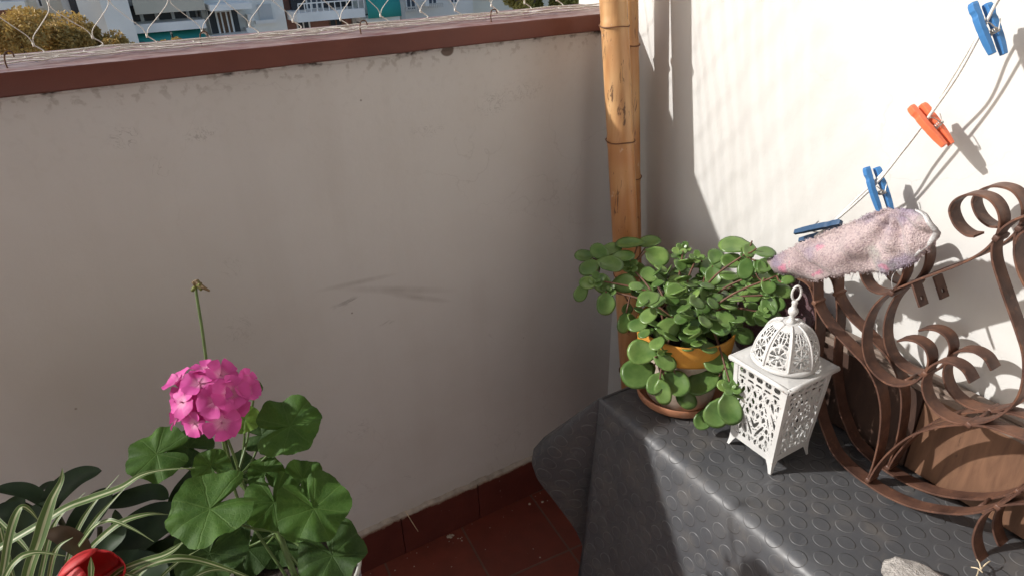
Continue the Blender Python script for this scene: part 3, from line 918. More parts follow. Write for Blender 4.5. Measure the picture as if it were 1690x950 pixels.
for k in range(33):
    a = 2*math.pi*k/32; P.append(LC+V((0,0,zt_+.058)) + axr*math.cos(a)*.82 + V((0,0,.0130))*math.sin(a))
m.tube(P, .0021, 8); m.build('carrying_ring', M_lan, lan)

# ================================================================== POT + SUCCULENT
PC = atZ((1120,650), TZ); PC.z = TZ
sa = MB(); sa.lathe([(.0001,.0),(.078,.0),(.086,.006),(.0895,.022),(.0885,.0245),(.085,.022),(.080,.008),(.0001,.006)], PC, 64)
so_ = sa.build('pot_saucer', M_terra); 
tag(so_, 'round terracotta saucer under the ochre-banded flower pot', 'saucer')
pot = empty('potted_succulent', PC+V((0,0,.007)), 'fleshy round-leaved succulent in an ochre-rimmed pot beside the white lantern', 'potted plant')
PH = .172
m = MB(); m.lathe([(.0001,.0075),(.066,.0075),(.068,.010),(.085,PH-.045)], PC, 64); m.build('pot_body', M_potb, pot)
m = MB(); m.lathe([(.0852,PH-.047),(.0905,PH-.046),(.0925,PH-.040),(.0965,PH),(.0955,PH+.003),(.0920,PH+.002),(.0880,PH-.03)], PC, 64); m.build('painted_rim', M_ochre, pot)
m = MB(); m.lathe([(.0001,PH-.018),(.05,PH-.020),(.0895,PH-.024)], PC, 48)
for q in m.v: q.z += .003*noise.noise(q*60)
m.build('soil', M_soil, pot)
fol = MB(); stm = MB()
def fleshy(m, c, nrm_, tip, r, asp=.85, cup=.12, thick=.0022):
    """obovate fleshy leaf, c = centre"""
    n_ = nrm_.normalized(); t = (tip - n_*tip.dot(n_)).normalized(); s = n_.cross(t)
    base = len(m.v); rings = 5; K = 18
    def P(rr, a, side):
        x = math.cos(a); y = math.sin(a)
        wd = asp*(1.0 + .16*x)            # wider towards the tip
        px_, py_ = x*r*rr, y*r*rr*wd
        py_ *= 1 + .05*math.sin(3*a+c.x*900) 
        if x < -.6: py_ *= .75
        h = cup*r*(rr*rr) + side*thick*math.sqrt(max(0, 1-rr**4)) - .18*r*(px_/r)**2*(.6 if x > 0 else .2)
        return c + t*px_ + s*py_ + n_*h
    for side in (1,-1):
        b0 = len(m.v); m.vert(P(0,0,side))
        for q in range(1, rings+1):
            for k in range(K): m.vert(P(q/rings, 2*math.pi*k/K, side))
        for k in range(K):
            k2 = (k+1)%K
            m.face((b0, b0+1+k, b0+1+k2) if side>0 else (b0, b0+1+k2, b0+1+k))
            for q in range(rings-1):
                a_, b_, c_, d_ = b0+1+q*K+k, b0+1+q*K+k2, b0+1+(q+1)*K+k2, b0+1+(q+1)*K+k
                m.face((a_,d_,c_,b_) if side>0 else (a_,b_,c_,d_))
viewup = V((0,0,1))
def tocam(p): return (CAM-p).normalized()
PD = (M.transposed() @ (PC - CAM)).z        # camera depth of the pot axis
soilc = PC + V((0,0,PH-.02))
def rnd(s): return V((random.uniform(-s,s), random.uniform(-s,s), random.uniform(-s,s)))
# single large leaves: px centre, radius px, depth offset (m, negative nearer), facing mix (cam), tip direction in the image
def imgdir(dx, dy): return (M @ V((dx, dy, 0))).normalized()
SL = [ # x,y,r,dd,tilt(cam share),tipdx,tipdy
 (974,442,15,-.02,.5,-1,.3),(960,482,13,-.04,.6,-.5,1),(1000,500,17,-.06,.8,0,1),(1030,532,15,-.06,.8,-.2,1),(1028,425,16,.0,.35,1,-.3),
 (1083,424,17,.0,.6,1,.6),(1040,405,18,.02,.2,-1,-.2),(1070,402,16,.03,.15,1,-.1),(1029,468,17,-.03,.7,1,-.1),(1006,438,17,-.02,.55,.8,.2),
 (992,466,14,-.04,.7,.4,.5),(970,468,12,-.05,.6,-1,.1),(1008,412,14,.02,.3,1,-.4),(990,417,14,.0,.5,-.8,-.8),(965,425,12,.02,.3,-1,0),
 (1118,481,22,-.06,.85,-.1,-1),(1064,485,19,-.03,.5,1,.2),(1066,478,17,-.03,.4,-1,.0),(1085,456,16,.0,.3,-.8,.2),(1120,455,16,.02,.3,.6,-.4),
 (1102,543,21,-.12,.85,-.7,.6),(1126,504,18,-.10,.7,0,-1),(1170,528,20,-.10,.75,1,.2),(1137,540,16,-.12,.6,0,1),(1134,500,13,-.1,.5,1,-1),
 (1148,578,22,-.12,.9,.3,1),(1172,440,17,.02,.4,.2,-1),(1155,434,15,.03,.2,-1,-.1),(1178,455,13,.0,.8,.1,1),(1177,484,17,-.02,.3,.6,.3),
 (1140,436,13,.05,.2,-1,.2),(1180,425,13,.05,.5,.3,-1),(1213,407,20,.03,.15,-1,-.1),(1209,434,15,.03,.4,-1,.2),(1236,414,12,.04,.3,-.5,1),(1262,418,15,.05,.25,1,.5),
 (1231,443,14,.04,.7,-.2,1),(1254,440,12,.06,.6,.8,1),(1256,461,17,.02,.4,-1,.2),(1267,472,11,.04,.6,.4,1),(1281,466,12,.05,.4,1,.2),
 (1269,503,17,-.02,.9,.1,1),(1241,489,15,.0,.35,-1,.0),(1213,521,16,-.06,.85,0,1),(1255,525,13,.02,.5,.3,1),(1188,470,12,.02,.4,.5,-.5),
 (1060,582,18,-.12,.6,-1,-.2),(1097,597,16,-.14,.75,.8,.4),(1054,615,21,-.12,.7,-1,.5),(1083,632,18,-.14,.6,-.4,.8),(1094,645,18,-.15,.85,.2,.8),
 (1114,633,20,-.14,.7,1,.8),(1132,655,17,-.14,.5,.2,1),(1161,632,21,-.13,.7,-.7,.3),(1180,595,17,-.11,.7,.4,.9),(1133,610,15,-.10,.4,-.5,.5),
 (1210,618,17,-.14,.75,.2,-1),(1197,637,12,-.16,.6,-1,-.3),(1221,648,13,-.16,.5,1,.2),(1204,672,21,-.15,.9,.2,1),(1183,680,19,-.13,.85,-.3,1),
 (1163,690,17,-.12,.8,-.6,.8),(1222,662,15,-.12,.6,.6,1),(1172,560,13,-.09,.6,.3,-.6),(1190,575,11,-.08,.5,1,.1),(1150,550,12,-.09,.3,.2,.3),
 (1090,512,12,.0,.3,-.6,.5),(1100,497,11,.0,.3,1,0),(1050,448,13,.02,.3,-.5,-.5),(1195,500,14,.0,.4,.6,.2),(1160,500,13,.0,.3,.4,-.3),(1190,540,12,-.05,.5,.6,.2),
 (1290,480,13,.05,.6,1,.3),(1283,500,12,.03,.7,.5,1),(1262,440,13,.05,.4,.7,-.7),(1246,470,14,.0,.6,-.4,.8),(1275,520,11,.02,.5,.8,.5),(1238,520,13,-.02,.6,.1,1),(1300,462,9,.05,.5,1,-.3),(1240,655,11,-.14,.6,1,.4),(1225,470,12,.03,.3,1,-.2),(1205,455,13,.03,.3,-1,-.3),(1240,505,11,.02,.5,.6,.6),(1215,485,12,.02,.4,.3,.8),(1035,510,10,-.02,.4,-.4,1),
]
anchors = []
def clampx(p, d):
    if p[0] > 1175 and p[1] > 590: d -= .035
    c = atD(p, d)
    return c if c.x < -.115 else atX(p, -.115 - random.random()*.03)
for (x,y,r,dd,tl,tx,ty) in SL:
    d = PD + dd; c = clampx((x,y), d); d = (M.transposed() @ (c-CAM)).z; rad = r*random.uniform(1.20,1.48)/FPX*d
    nn = tocam(c)*tl + viewup*(1-tl)*1.0 + rnd(.16)
    tip = imgdir(tx, ty)
    if tl < .5: tip = (tip + rnd(.2))
    fleshy(fol, c, nn, tip, rad, random.uniform(.62,.86), random.uniform(.0,.35), random.uniform(.0018,.0028))
    anchors.append((c, tip, rad))
# small paired rosettes at shoot tips
RO = [(1137,520,9,-.13),(985,462,8,-.05),(1095,580,8,-.14),(1207,640,9,-.17),(1150,425,7,.03),(1163,455,8,.0),(1005,480,8,-.05),(1232,418,7,.05),(1180,520,8,-.08),(1240,455,8,.02),(1070,455,8,.0),(1120,420,8,.05),(1128,410,7,.06),(1190,560,7,-.09),(1103,470,8,-.02),(1268,486,7,.02),(1282,455,8,.02),(1262,515,8,.0),(1040,440,8,.0),(1200,520,8,-.04),(1075,515,7,-.01),(1143,470,8,.01)]
for (x,y,r,dd) in RO:
    c = clampx((x,y), PD+dd); d = (M.transposed() @ (c-CAM)).z; a0 = random.random()*3
    ax = (tocam(c)*.55+viewup*.6+rnd(.2)).normalized(); e1 = ax.cross(V((.3,.2,1))).normalized(); e2 = ax.cross(e1)
    for k in range(6):
        a = a0 + k*math.pi*.5 + (.78 if k>3 else 0); ro = (1.0 if k < 4 else .5)*r/FPX*d
        o_ = e1*math.cos(a)+e2*math.sin(a)
        fleshy(fol, c + o_*ro*.95 + ax*(0 if k<4 else .004), ax + o_*(-.35 if k<4 else -.9), o_, ro*1.05, .8, .2, .0016)
    anchors.append((c, -ax, r/FPX*d))
# inner filler leaves around the soil
for k in range(120):
    a = random.random()*6.28; q = random.uniform(.02,.115)
    c = soilc + V((math.cos(a)*q, math.sin(a)*q, random.uniform(.015,.105)))
    fleshy(fol, c, V((0,0,1))+rnd(.6), V((math.cos(a),math.sin(a),.2)), random.uniform(.014,.023), .78, .15, .002)
fol.build('foliage', M_suc, pot)
# stems from soil to leaf groups
hubs = []
for (x,y,r,dd) in RO:
    e = clampx((x,y), PD+dd+.006); a = V((random.uniform(-.04,.04), random.uniform(-.04,.04), -.002)) + soilc
    hz = e-a; mid = a + hz*.5 + V((0,0,.03 + .35*max(0, soilc.z-e.z)))
    rimp = None
    P = crom([a, a+V((hz.x*.12,hz.y*.12,.04)), mid, e], 7); hubs.append(P)
    stm.tube(P, lambda t: .0030*(1-.45*t), 7)
allp = [q for P in hubs for q in P[4:]]
for (c, tip, rad) in anchors[:len(SL)]:
    b_ = c - tip*rad*.9
    near = min(allp, key=lambda q: (q-b_).length)
    if (near-b_).length < .12:
        stm.tube(crom([near, (near+b_)/2+V((0,0,-.003)), b_], 4), .0016, 6)
stm.build('stems', M_stemb, pot)

# ================================================================== CLOTHES LINE, PEGS, TOWEL
XL = -.060
lp = [(1668,-30),(1649,0),(1617,57),(1578,125),(1536,190),(1494,246),(1452,295),(1408,338),(1366,376),(1345,392)]
ln = MB()
for off in (0, 1):
    P = []
    for i, p in enumerate(lp):
        j = .0016*math.sin(i*1.7+off*3); P.append(atX(p, XL+.012*off*(1 if i%3 else .2)) + V((0, j+off*.0022, 0)))
    ext = P[0] + (P[0]-P[1]).normalized()*.45
    ln.tube([ext]+crom(P, 8), .0022, 6)
lo = ln.build('clothes_line', M_cord); tag(lo, 'white double cord running diagonally down in front of the white wall', 'clothesline')

def peg(name, label, A, B, mat, spring, xa=-.068, xb=-.052, cat='clothes peg'):
    a0, a1 = atX(A[0], xa), atX(A[1], xa); b0, b1 = atX(B[0], xb), atX(B[1], xb)
    o = empty('clothes_peg', a0, label, cat, 'clothes pegs on the line')
    ctr = (a0+a1+b0+b1)/4
    for p0, p1, q0, q1 in ((a0,a1,b0,b1),(b0,b1,a0,a1)):
        d = (p1-p0); Ln = d.length; d.normalize()
        inn = ((q0+q1)/2-(p0+p1)/2); inn = (inn - d*inn.dot(d)); inn.normalize()
        wdir = d.cross(inn).normalized()
        m = MB()
        # profile along length: inner offset with the two notches of a peg jaw
        prof = [(0,.0008,.0052),(.05,.0012,.0075),(.16,.0020,.0088),(.21,.0015,.0066),(.26,.0026,.0060),(.31,.0018,.0078),(.40,.0046,.0080),(.50,.0050,.0082),(.56,.0030,.0076),(.62,.0046,.0078),(.80,.0040,.0062),(.97,.0030,.0044),(1.,.0026,.0034)]
        rows = []
        for t, i_, h_ in prof:
            c = p0 + d*(Ln*t); hw_ = .0052
            w2 = hw_*(1 if .03<t<.97 else .8)
            rows.append([c + inn*(.0050-i_*.35) + wdir*w2, c + inn*(.0050-i_*.35) - wdir*w2, c + inn*(-h_*.55) - wdir*w2, c + inn*(-h_*.55) + wdir*w2])
            rows[-1].append(rows[-1][0])
        m.grid(rows); m.face([m.vert(q) for q in rows[0][:-1]]); m.face([m.vert(q) for q in rows[-1][:-1]][::-1])
        m.build('prong', mat, o, smooth=False, bevel=.0007)
    # spring: coil plus arms
    sp = MB(); sc = atX(spring, (xa+xb)/2); dm = (a1-a0).normalized(); inn = ((b0+b1)/2-(a0+a1)/2); inn = (inn-dm*inn.dot(dm)).normalized(); wd = dm.cross(inn)
    P = []
    for k in range(60):
        a = k*.45; P.append(sc + dm*.0032*math.cos(a) + inn*.0032*math.sin(a) + wd*(-.0072+.0144*k/59))
    sp.tube(P, .0007, 5)
    for s in (-1,1):
        sp.tube(crom([sc+wd*.0072*s+dm*.003, sc+wd*.0072*s-dm*.010+inn*.007, sc+wd*.0055*s-dm*.012+inn*.0095],4), .0008, 5)
        sp.tube(crom([sc+wd*.0072*s+dm*.003, sc+wd*.0072*s-dm*.010-inn*.007, sc+wd*.0055*s-dm*.012-inn*.0095],4), .0008, 5)
    sp.build('spring', M_spring, o)
    return o
peg('p1','bright blue clothes peg highest on the line at the upper right', ((1604,5),(1637,90)), ((1629,6),(1658,90)), M_bluep, (1640,52))
peg('p2','orange clothes peg clipped on the line between two blue pegs', ((1502,176),(1558,241)), ((1522,172),(1571,238)), M_orgp, (1548,206))
peg('p3','bright blue clothes peg gripping the top edge of the towel', ((1429,276),(1452,352)), ((1447,276),(1473,352)), M_bluep, (1455,318))
peg('p4','dark blue clothes peg lying sideways at the left end of the towel', ((1388,367),(1311,383)), ((1392,377),(1320,397)), M_navyp, (1346,376), -.075, -.055)

# towel: one crumpled sheet
outl_old = [(1196,470),(1212,446),(1248,431),(1290,411),(1335,391),(1380,374),(1418,357),(1450,348),(1490,349),(1514,357),(1530,370),(1536,388),(1526,404),(1508,422),(1482,440),(1450,448),(1415,450),(1385,450),(1350,460),(1343,500),(1335,560),(1300,600),(1262,610),(1225,592),(1205,560),(1192,515)]
XT = -.160
outl = [(1232,458),(1243,440),(1262,428),(1292,411),(1335,391),(1380,374),(1418,357),(1450,348),(1490,349),(1514,357),(1530,370),(1536,388),(1528,406),(1510,428),(1482,448),(1450,457),(1415,459),(1385,459),(1350,467),(1318,471),(1285,463),(1258,458)]
poly = [atX(p, XT) for p in crom2(outl+[outl[0]], 5)]
py = [p.y for p in poly]; pz = [p.z for p in poly]
def inside(y, z):
    c = False; n_ = len(poly); j = n_-1
    for i in range(n_):
        if ((pz[i] > z) != (pz[j] > z)) and (y < (py[j]-py[i])*(z-pz[i])/(pz[j]-pz[i])+py[i]): c = not c
        j = i
    return c
def edist(y, z):
    return min((py[i]-y)**2+(pz[i]-z)**2 for i in range(0, len(poly)))**.5
tm = MB(); st_ = .0035; idx = {}
y0, y1, z0, z1 = min(py)-.01, max(py)+.01, min(pz)-.01, max(pz)+.01
lowref = atX((1300,458), XT).z
fuzz = MB(); PGC = atX((1462,350), XT)
def towx(y, z, e):
    bulge = .013*min(1, e/.04)**.7
    hang = max(0, (lowref-z))                      # the part that falls behind the plant goes towards the wall
    f = .018*noise.noise(V((y*16, z*24, 2))) + .006*noise.noise(V((y*45, z*45, 6)))
    f += .020*math.exp(-((z-(lowref+.035+.25*(y+.66)))/.006)**2)*(1 if y > -.72 else .2)
    a_ = math.atan2(z-PGC.z, y-PGC.y); dd_ = math.hypot(z-PGC.z, y-PGC.y)
    f += .0075*math.sin(a_*9+1.2)*min(1, dd_/.05)*max(0,1-dd_/.22) + .004*abs(((y*1.0+z*1.6)*14) % 2 - 1)*min(1,e/.02)
    f += .0010*noise.noise(V((y*160, z*160, 1))) + .005*abs(noise.noise(V((y*9+z*14, z*30, 4))))
    return XT + .026 - bulge + f + min(.02, hang*.6)
ny = int((y1-y0)/st_)+1; nz_ = int((z1-z0)/st_)+1
pts_in = {}
for i in range(ny+1):
    for j in range(nz_+1):
        y = y0+i*st_; z = z0+j*st_
        if inside(y, z):
            e = edist(y, z); pts_in[(i,j)] = tm.vert((towx(y,z,e), y, z))
for i in range(ny):
    for j in range(nz_):
        k = [(i,j),(i+1,j),(i+1,j+1),(i,j+1)]
        if all(q in pts_in for q in k): tm.face([pts_in[q] for q in k])
# terry loops and frayed fringe
keys = list(pts_in.keys())
for (i,j) in keys:
    p = tm.v[pts_in[(i,j)]]
    edge = not all((i+a, j+b_) in pts_in for a in (-1,1) for b_ in (-1,1))
    for k in range(3 if not edge else 8):
        q = p + V((0, random.uniform(-st_,st_)*.7, random.uniform(-st_,st_)*.7)); q.x -= .0018
        d = V((-1, random.uniform(-.9,.9), random.uniform(-1.2,.5))).normalized()
        Lf = random.uniform(.0003,.0011) if not edge else random.uniform(.0006,.0035)
        if edge: d = V((random.uniform(-1,.3), random.uniform(-1,1), random.uniform(-1.6,.2))).normalized()
        s = V((random.uniform(-1,1),random.uniform(-1,1),random.uniform(-1,1))).normalized()*.0005
        a = fuzz.vert(q-s); b_ = fuzz.vert(q+s); c = fuzz.vert(q+d*Lf+V((0,0,-.0006)))
        fuzz.face((a,b_,c))
tw = empty('towel', atX((1400,430),XT), 'faded pink and mauve frayed terry towel draped over the iron stand', 'towel')
tm.build('cloth', M_tow, tw, solid=.004, offset=0)
fuzz.build('terry_pile', M_tow, tw, smooth=False)
hm = MB(); P = [atX(p, XT) for p in crom2([(1500,352),(1520,360),(1533,376),(1535,390),(1522,407),(1500,428)], 8)]
P = [V((towx(p.y,p.z,.0)-.003,p.y,p.z)) for p in P]
rows = []
for k, p in enumerate(P):
    t = k/(len(P)-1); wd = .004+.012*math.sin(math.pi*t)*t
    rows.append([p+V((0,wd*.8,wd*.25)), p+V((-.004,wd*.4,0)), p+V((-.002,0,0)), p+V((.003,-.001,0))])
hm.grid(rows); hm.build('pale_hem', M_hem, tw, solid=.0015)
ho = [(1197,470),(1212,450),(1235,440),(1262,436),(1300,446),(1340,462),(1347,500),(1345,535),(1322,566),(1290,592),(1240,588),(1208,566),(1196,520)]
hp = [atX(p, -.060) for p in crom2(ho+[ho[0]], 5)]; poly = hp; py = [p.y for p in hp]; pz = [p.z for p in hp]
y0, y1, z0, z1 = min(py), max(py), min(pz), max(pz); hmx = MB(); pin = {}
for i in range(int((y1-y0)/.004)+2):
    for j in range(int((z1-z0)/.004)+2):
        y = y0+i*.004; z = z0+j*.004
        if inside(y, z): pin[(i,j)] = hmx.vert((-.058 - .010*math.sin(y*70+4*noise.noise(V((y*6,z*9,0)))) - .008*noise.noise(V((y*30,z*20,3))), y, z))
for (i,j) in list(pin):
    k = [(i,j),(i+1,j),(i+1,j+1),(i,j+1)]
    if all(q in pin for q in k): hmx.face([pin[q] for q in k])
hmx.build('hanging_fold', towelm('shaded_terry_cloth', (.075,.034,.036), (.13,.062,.068)), tw, solid=.003)  # shade on the hanging part is put into this darker towel colour
th = MB()
for px in ((1463,449),(1395,452),(1300,466),(1275,462),(1440,450)):
    a = atX(px, XT); a.x = towx(a.y,a.z,.002); Lf = .02 if px[0]!=1463 else .035
    th.tube(crom([a, a+V((-.003,.002,-Lf*.5)), a+V((0,random.uniform(-.006,.006),-Lf))],5), .0006, 4)
th.build('loose_threads', M_hem, tw)

# ================================================================== GERANIUM
GD = .86
pg = atD((500,955), .92)
gpz = atD((598,935), .90).z
GP = V((pg.x-.02, pg.y+.02, 0)) ; GP.z = gpz
gc = atD((497,985), .93)
GPc = V((gc.x, gc.y, gpz))
# pot stands on a low plinth crate so that its rim is where the photo shows it
rimr = (atD((603,960), .93)-atD((497,960), .93)).length
def greek():
    m = NT('blue_greek_key_glaze')
    u = m.sep(m.uv)
    fx = m.math('FRACT', m.math('MULTIPLY', u[0], 16)); fy = m.math('MULTIPLY', u[1], 1.0)
    dx = m.math('ABSOLUTE', m.math('SUBTRACT', fx, .5)); dy = m.math('ABSOLUTE', m.math('SUBTRACT', fy, .5))
    q = m.math('MAXIMUM', dx, dy)
    s = m.math('FRACT', m.math('MULTIPLY', q, 7.0))
    f = m.ramp(s, [(.48,0.),(.52,1.)])
    c = m.mix(f, (.60,.62,.64), (.05,.08,.17)); m.color(c).rough(.25); return m.mat
gp = empty('geranium_pot', (GPc.x,GPc.y,0), 'white ceramic pot with blue Greek key band holding the pink geranium', 'flower pot')
m = MB(); m.lathe([(.0001,0),(rimr*.72,0),(rimr*.75,.01),(rimr*.94,gpz-.05)], (GPc.x,GPc.y,0), 64); m.build('pot_body', simple('white_glaze', (.62,.61,.58), .25, .1, 10, .1), gp)
m = MB(); rows=[]; uvs=[]
for k in range(97):
    t = 2*math.pi*k/96; rows.append([(GPc.x+r_*math.cos(t), GPc.y+r_*math.sin(t), z) for r_, z in ((rimr*.945,gpz-.048),(rimr*.985,gpz-.008))]); uvs.append([(k/96,0.),(k/96,1.)])
m.grid(rows, uvs); m.build('key_band', greek(), gp)
m = MB(); m.lathe([(rimr*.986,gpz-.0075),(rimr*1.01,gpz-.006),(rimr*1.01,gpz),(rimr*.97,gpz+.001),(rimr*.93,gpz-.02)], (GPc.x,GPc.y,0), 72); m.build('pot_lip', simple('pale_lip', (.55,.54,.50), .35, .1, 10, .1), gp)
m = MB(); m.lathe([(.0001,gpz-.02),(rimr*.94,gpz-.024)], (GPc.x,GPc.y,0), 48); m.build('soil', M_soil, gp)
GB = V((GPc.x,GPc.y,gpz-.02))
ger = empty('geranium', GB, 'pink-flowering geranium with scalloped green leaves in front of the parapet', 'plant')
def gleaf(c, nn, notch, r, mat, wav=.10, seed=0, cup=.18):
    """round scalloped leaf, petiole joins at c, notch points back along `notch`"""
    n_ = nn.normalized(); t = (notch-n_*notch.dot(n_)).normalized(); s = n_.cross(t)
    m = MB(); K = 84; NRr = 10; rows = []; uvs = []
    for k in range(K+1):
        a = 2*math.pi*k/K            # a = 0 at the notch
        aa = min(a, 2*math.pi-a)
        notchf = 1 - .80*math.exp(-(aa/.17)**2)
        lob = 1 + .055*math.cos(a*5+math.pi+seed) * (1 if aa>.3 else 0) + .017*abs(math.cos(a*15)) + .03*noise.noise(V((a*1.5,seed,0)))
        R_ = r*notchf*lob*(1+.06*math.cos(a))*-1
        row = []; uv = []
        for j in range(NRr+1):
            q = j/NRr; rad = R_*q
            x = -rad*math.cos(a); y = -rad*math.sin(a)
            h = cup*r*(q**1.7) * (.7+.3*math.cos(a*2+seed)) + wav*r*q*q*(.28*math.cos(a*7) ) + .34*r*q*q*noise.noise(V((math.cos(a)*1.6,math.sin(a)*1.6,seed)))+.05*r*q*q*q*math.sin(a*11+seed) - .03*r*math.exp(-(q/.15)**2)
            h -= .24*r*max(0,q-.72)*4*(.5+.5*math.sin(a*2+seed*1.3))*.5
            row.append(c + t*x + s*y + n_*h); uv.append((k/K, q))
        rows.append(row); uvs.append(uv)
    m.grid(rows, uvs)
    return m.build('leaf', mat, ger)
GL = [ # x,y,r px,depth,cam share,notch dir(img),mat,jit
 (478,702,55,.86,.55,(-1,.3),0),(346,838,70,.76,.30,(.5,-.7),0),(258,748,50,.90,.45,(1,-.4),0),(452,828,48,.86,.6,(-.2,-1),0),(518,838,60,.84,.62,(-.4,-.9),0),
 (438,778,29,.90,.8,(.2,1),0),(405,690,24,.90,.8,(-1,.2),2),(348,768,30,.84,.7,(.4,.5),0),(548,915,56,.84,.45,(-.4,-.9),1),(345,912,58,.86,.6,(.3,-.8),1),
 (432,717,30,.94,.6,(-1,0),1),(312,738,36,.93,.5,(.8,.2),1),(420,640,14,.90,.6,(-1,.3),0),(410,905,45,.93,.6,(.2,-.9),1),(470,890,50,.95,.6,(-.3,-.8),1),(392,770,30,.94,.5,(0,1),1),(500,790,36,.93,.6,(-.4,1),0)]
stemb = MB()
crown = GB + V((0,0,.01))
junc = atD((385,780), .90)
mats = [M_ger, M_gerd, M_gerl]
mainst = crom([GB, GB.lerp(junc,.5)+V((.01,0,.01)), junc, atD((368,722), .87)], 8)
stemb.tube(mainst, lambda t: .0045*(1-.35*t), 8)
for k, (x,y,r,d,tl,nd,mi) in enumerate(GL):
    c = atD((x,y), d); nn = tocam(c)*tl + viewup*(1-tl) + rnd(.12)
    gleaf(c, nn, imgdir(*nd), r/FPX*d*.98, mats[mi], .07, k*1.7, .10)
    q = mainst[min(len(mainst)-1, int(len(mainst)*(.25 if y > 800 else .62)))]
    e = c - nn.normalized()*.003
    stemb.tube(crom([q, q.lerp(e,.5)+V((0,0,-.01)) - tocam(c)*.02, e], 7), .0017, 6)
headc = atD((350,662), .84)
for dx in (-3, 4):
    stemb.tube(crom([GB+V((dx*.003,0,0)), atD((405+dx*3,830), .90), atD((378+dx,740), .87), headc-V((0,0,.01))], 8), .0021, 6)
stemb.build('stems', M_stemg, ger)
stalk = MB(); bt = atD((323,474), .86)
stalk.tube(crom([atD((372,735),.875), atD((352,660), .872), atD((342,605), .868), atD((333,540), .864), atD((325,490), .86), bt], 8), lambda t: .0022-.0004*t, 7)
stalk.build('bud_stalk', M_stemg, ger)
bd = MB(); 
for k in range(9):
    d = V((random.uniform(-1,1),random.uniform(-1,.4),random.uniform(-.3,.7))).normalized()
    e = bt + d*.010; bd.tube(crom([bt, bt+d*.005+V((0,0,.002)), e],3), lambda t: .0012+.0012*t, 6)
bd.build('bud_cluster', M_bud, ger)
bd = MB()
for px in ((333,468),(340,476),(346,480),(318,465),(328,462)):
    p = atD(px, .857); bd.tube([bt, (bt+p)/2+V((0,0,.004)), p], lambda t: .0013+.0017*math.sin(math.pi*t), 6)
bd.build('dry_bud', M_budr, ger)

fh = bpy.data.objects.new('flower_head', None); COL.objects.link(fh); fh.parent = ger; fh.location = headc-GB; fh.empty_display_size = .02
def floret(c, nn, r, rot, seed, openness=.25):
    n_ = nn.normalized(); e1 = n_.cross(V((.2,.3,1))).normalized(); e2 = n_.cross(e1); m = MB()
    for k in range(5):
        a = rot + 2*math.pi*k/5 + (.12 if k in (0,1) else 0)
        t = e1*math.cos(a)+e2*math.sin(a); s = n_.cross(t)
        rows = []; uvs = []
        Lp = r*(1+.10*noise.noise(V((k,seed,0)))); wd = r*.50*(1.05 if k > 1 else .86)
        tw_ = random.uniform(-.25,.25); op = openness + random.uniform(-.12,.16)
        for i in range(9):
            u = -1+2*i/8; row = []; uv = []
            for j in range(9):
                v_ = j/8
                w_ = wd*(.10 + .92*math.sin(min(1,v_*1.02)*math.pi*.60)**1.2)*(1 if v_ < .8 else math.sqrt(max(.0,1-((v_-.8)/.215)**2))*.95+.05)
                y = u*w_; x = Lp*v_ - .05*Lp*abs(u)*(v_>.9)
                h = op*Lp*v_ - .32*Lp*max(0,v_-.45)**1.6 + .12*y*y/max(1e-6,wd)*1.5 + tw_*y*v_ + .035*Lp*noise.noise(V((u*2,v_*3,seed+k)))
                row.append(c + t*x + s*y + n_*h); uv.append(((u+1)/2, v_))
            rows.append(row); uvs.append(uv)
        m.grid(rows, uvs)
    m.tube([c-n_*.010, c-n_*.002, c+n_*.004], .0011, 5)
    return m.build('floret', M_pet, fh)
FL = [(366,697,31),(356,662,30),(329,632,30),(301,663,28),(379,648,31),(322,698,24),(364,620,27),(404,645,24),(298,630,26),(294,686,22),(338,612,22),(407,626,18),(342,648,24),(384,668,26),(316,680,24),(350,632,24),(309,648,24),(378,628,20),(334,676,20)]
ped = MB()
for k, (x,y,r) in enumerate(FL):
    dxp, dyp = x-350, y-662
    q2 = min(1, (dxp*dxp/62.0**2 + dyp*dyp/52.0**2))
    d = .84 - .040*math.sqrt(max(0,1-q2)) + (.02 if k > 11 else 0)
    c = atD((x,y), d); nn = (tocam(c)*(.35+.75*(1-q2)) + imgdir(dxp,dyp)*q2*.9 + viewup*.25 + rnd(.12))
    floret(c, nn, r/FPX*d*1.0, random.random()*6.28, k*3.1, random.uniform(.1,.4) if q2 < .7 else .5)
    ped.tube(crom([headc+V((0,.01,-.015)), (headc+c)/2+V((0,0,.002)), c-nn.normalized()*.008],4), .0009, 5)
ped.build('pedicels', M_stemb, fh)

# ================================================================== SPIDER PLANT
SPc = atD((60,1060), .80)
sp = empty('spider_plant', V((SPc.x,SPc.y,SPc.z-.03)), 'spider plant with arching cream-striped narrow leaves at the lower left', 'plant')
def blade(pxs, wpx, d0, d1, fold=.25, name='blade', mat=None, flat=None):
    P2 = crom2(pxs, 9); n_ = len(P2); P = [atD(p, d0+(d1-d0)*i/(n_-1)) for i, p in enumerate(P2)]
    m = MB(); rows = []; uvs = []; pv = None
    for i, p in enumerate(P):
        t = i/(n_-1); d = (P[min(i+1,n_-1)]-P[max(i-1,0)]).normalized()
        face = (tocam(p)*.6+V((0,0,.8))).normalized() if flat is None else (flat+rnd(0)).normalized()
        s = d.cross(face).normalized(); nn = s.cross(d)
        wd = wpx*1.0/FPX*d0*.5*(min(1,(1-t)/.5)**.8 if t > .5 else (.75+.5*t))
        wd = max(wd, .0004)
        rows.append([p-s*wd+nn*wd*fold, p-s*wd*.5+nn*wd*fold*.4, p, p+s*wd*.5+nn*wd*fold*.4, p+s*wd+nn*wd*fold]); uvs.append([(0,t),(.25,t),(.5,t),(.75,t),(1,t)])
    m.grid(rows, uvs); return m, P
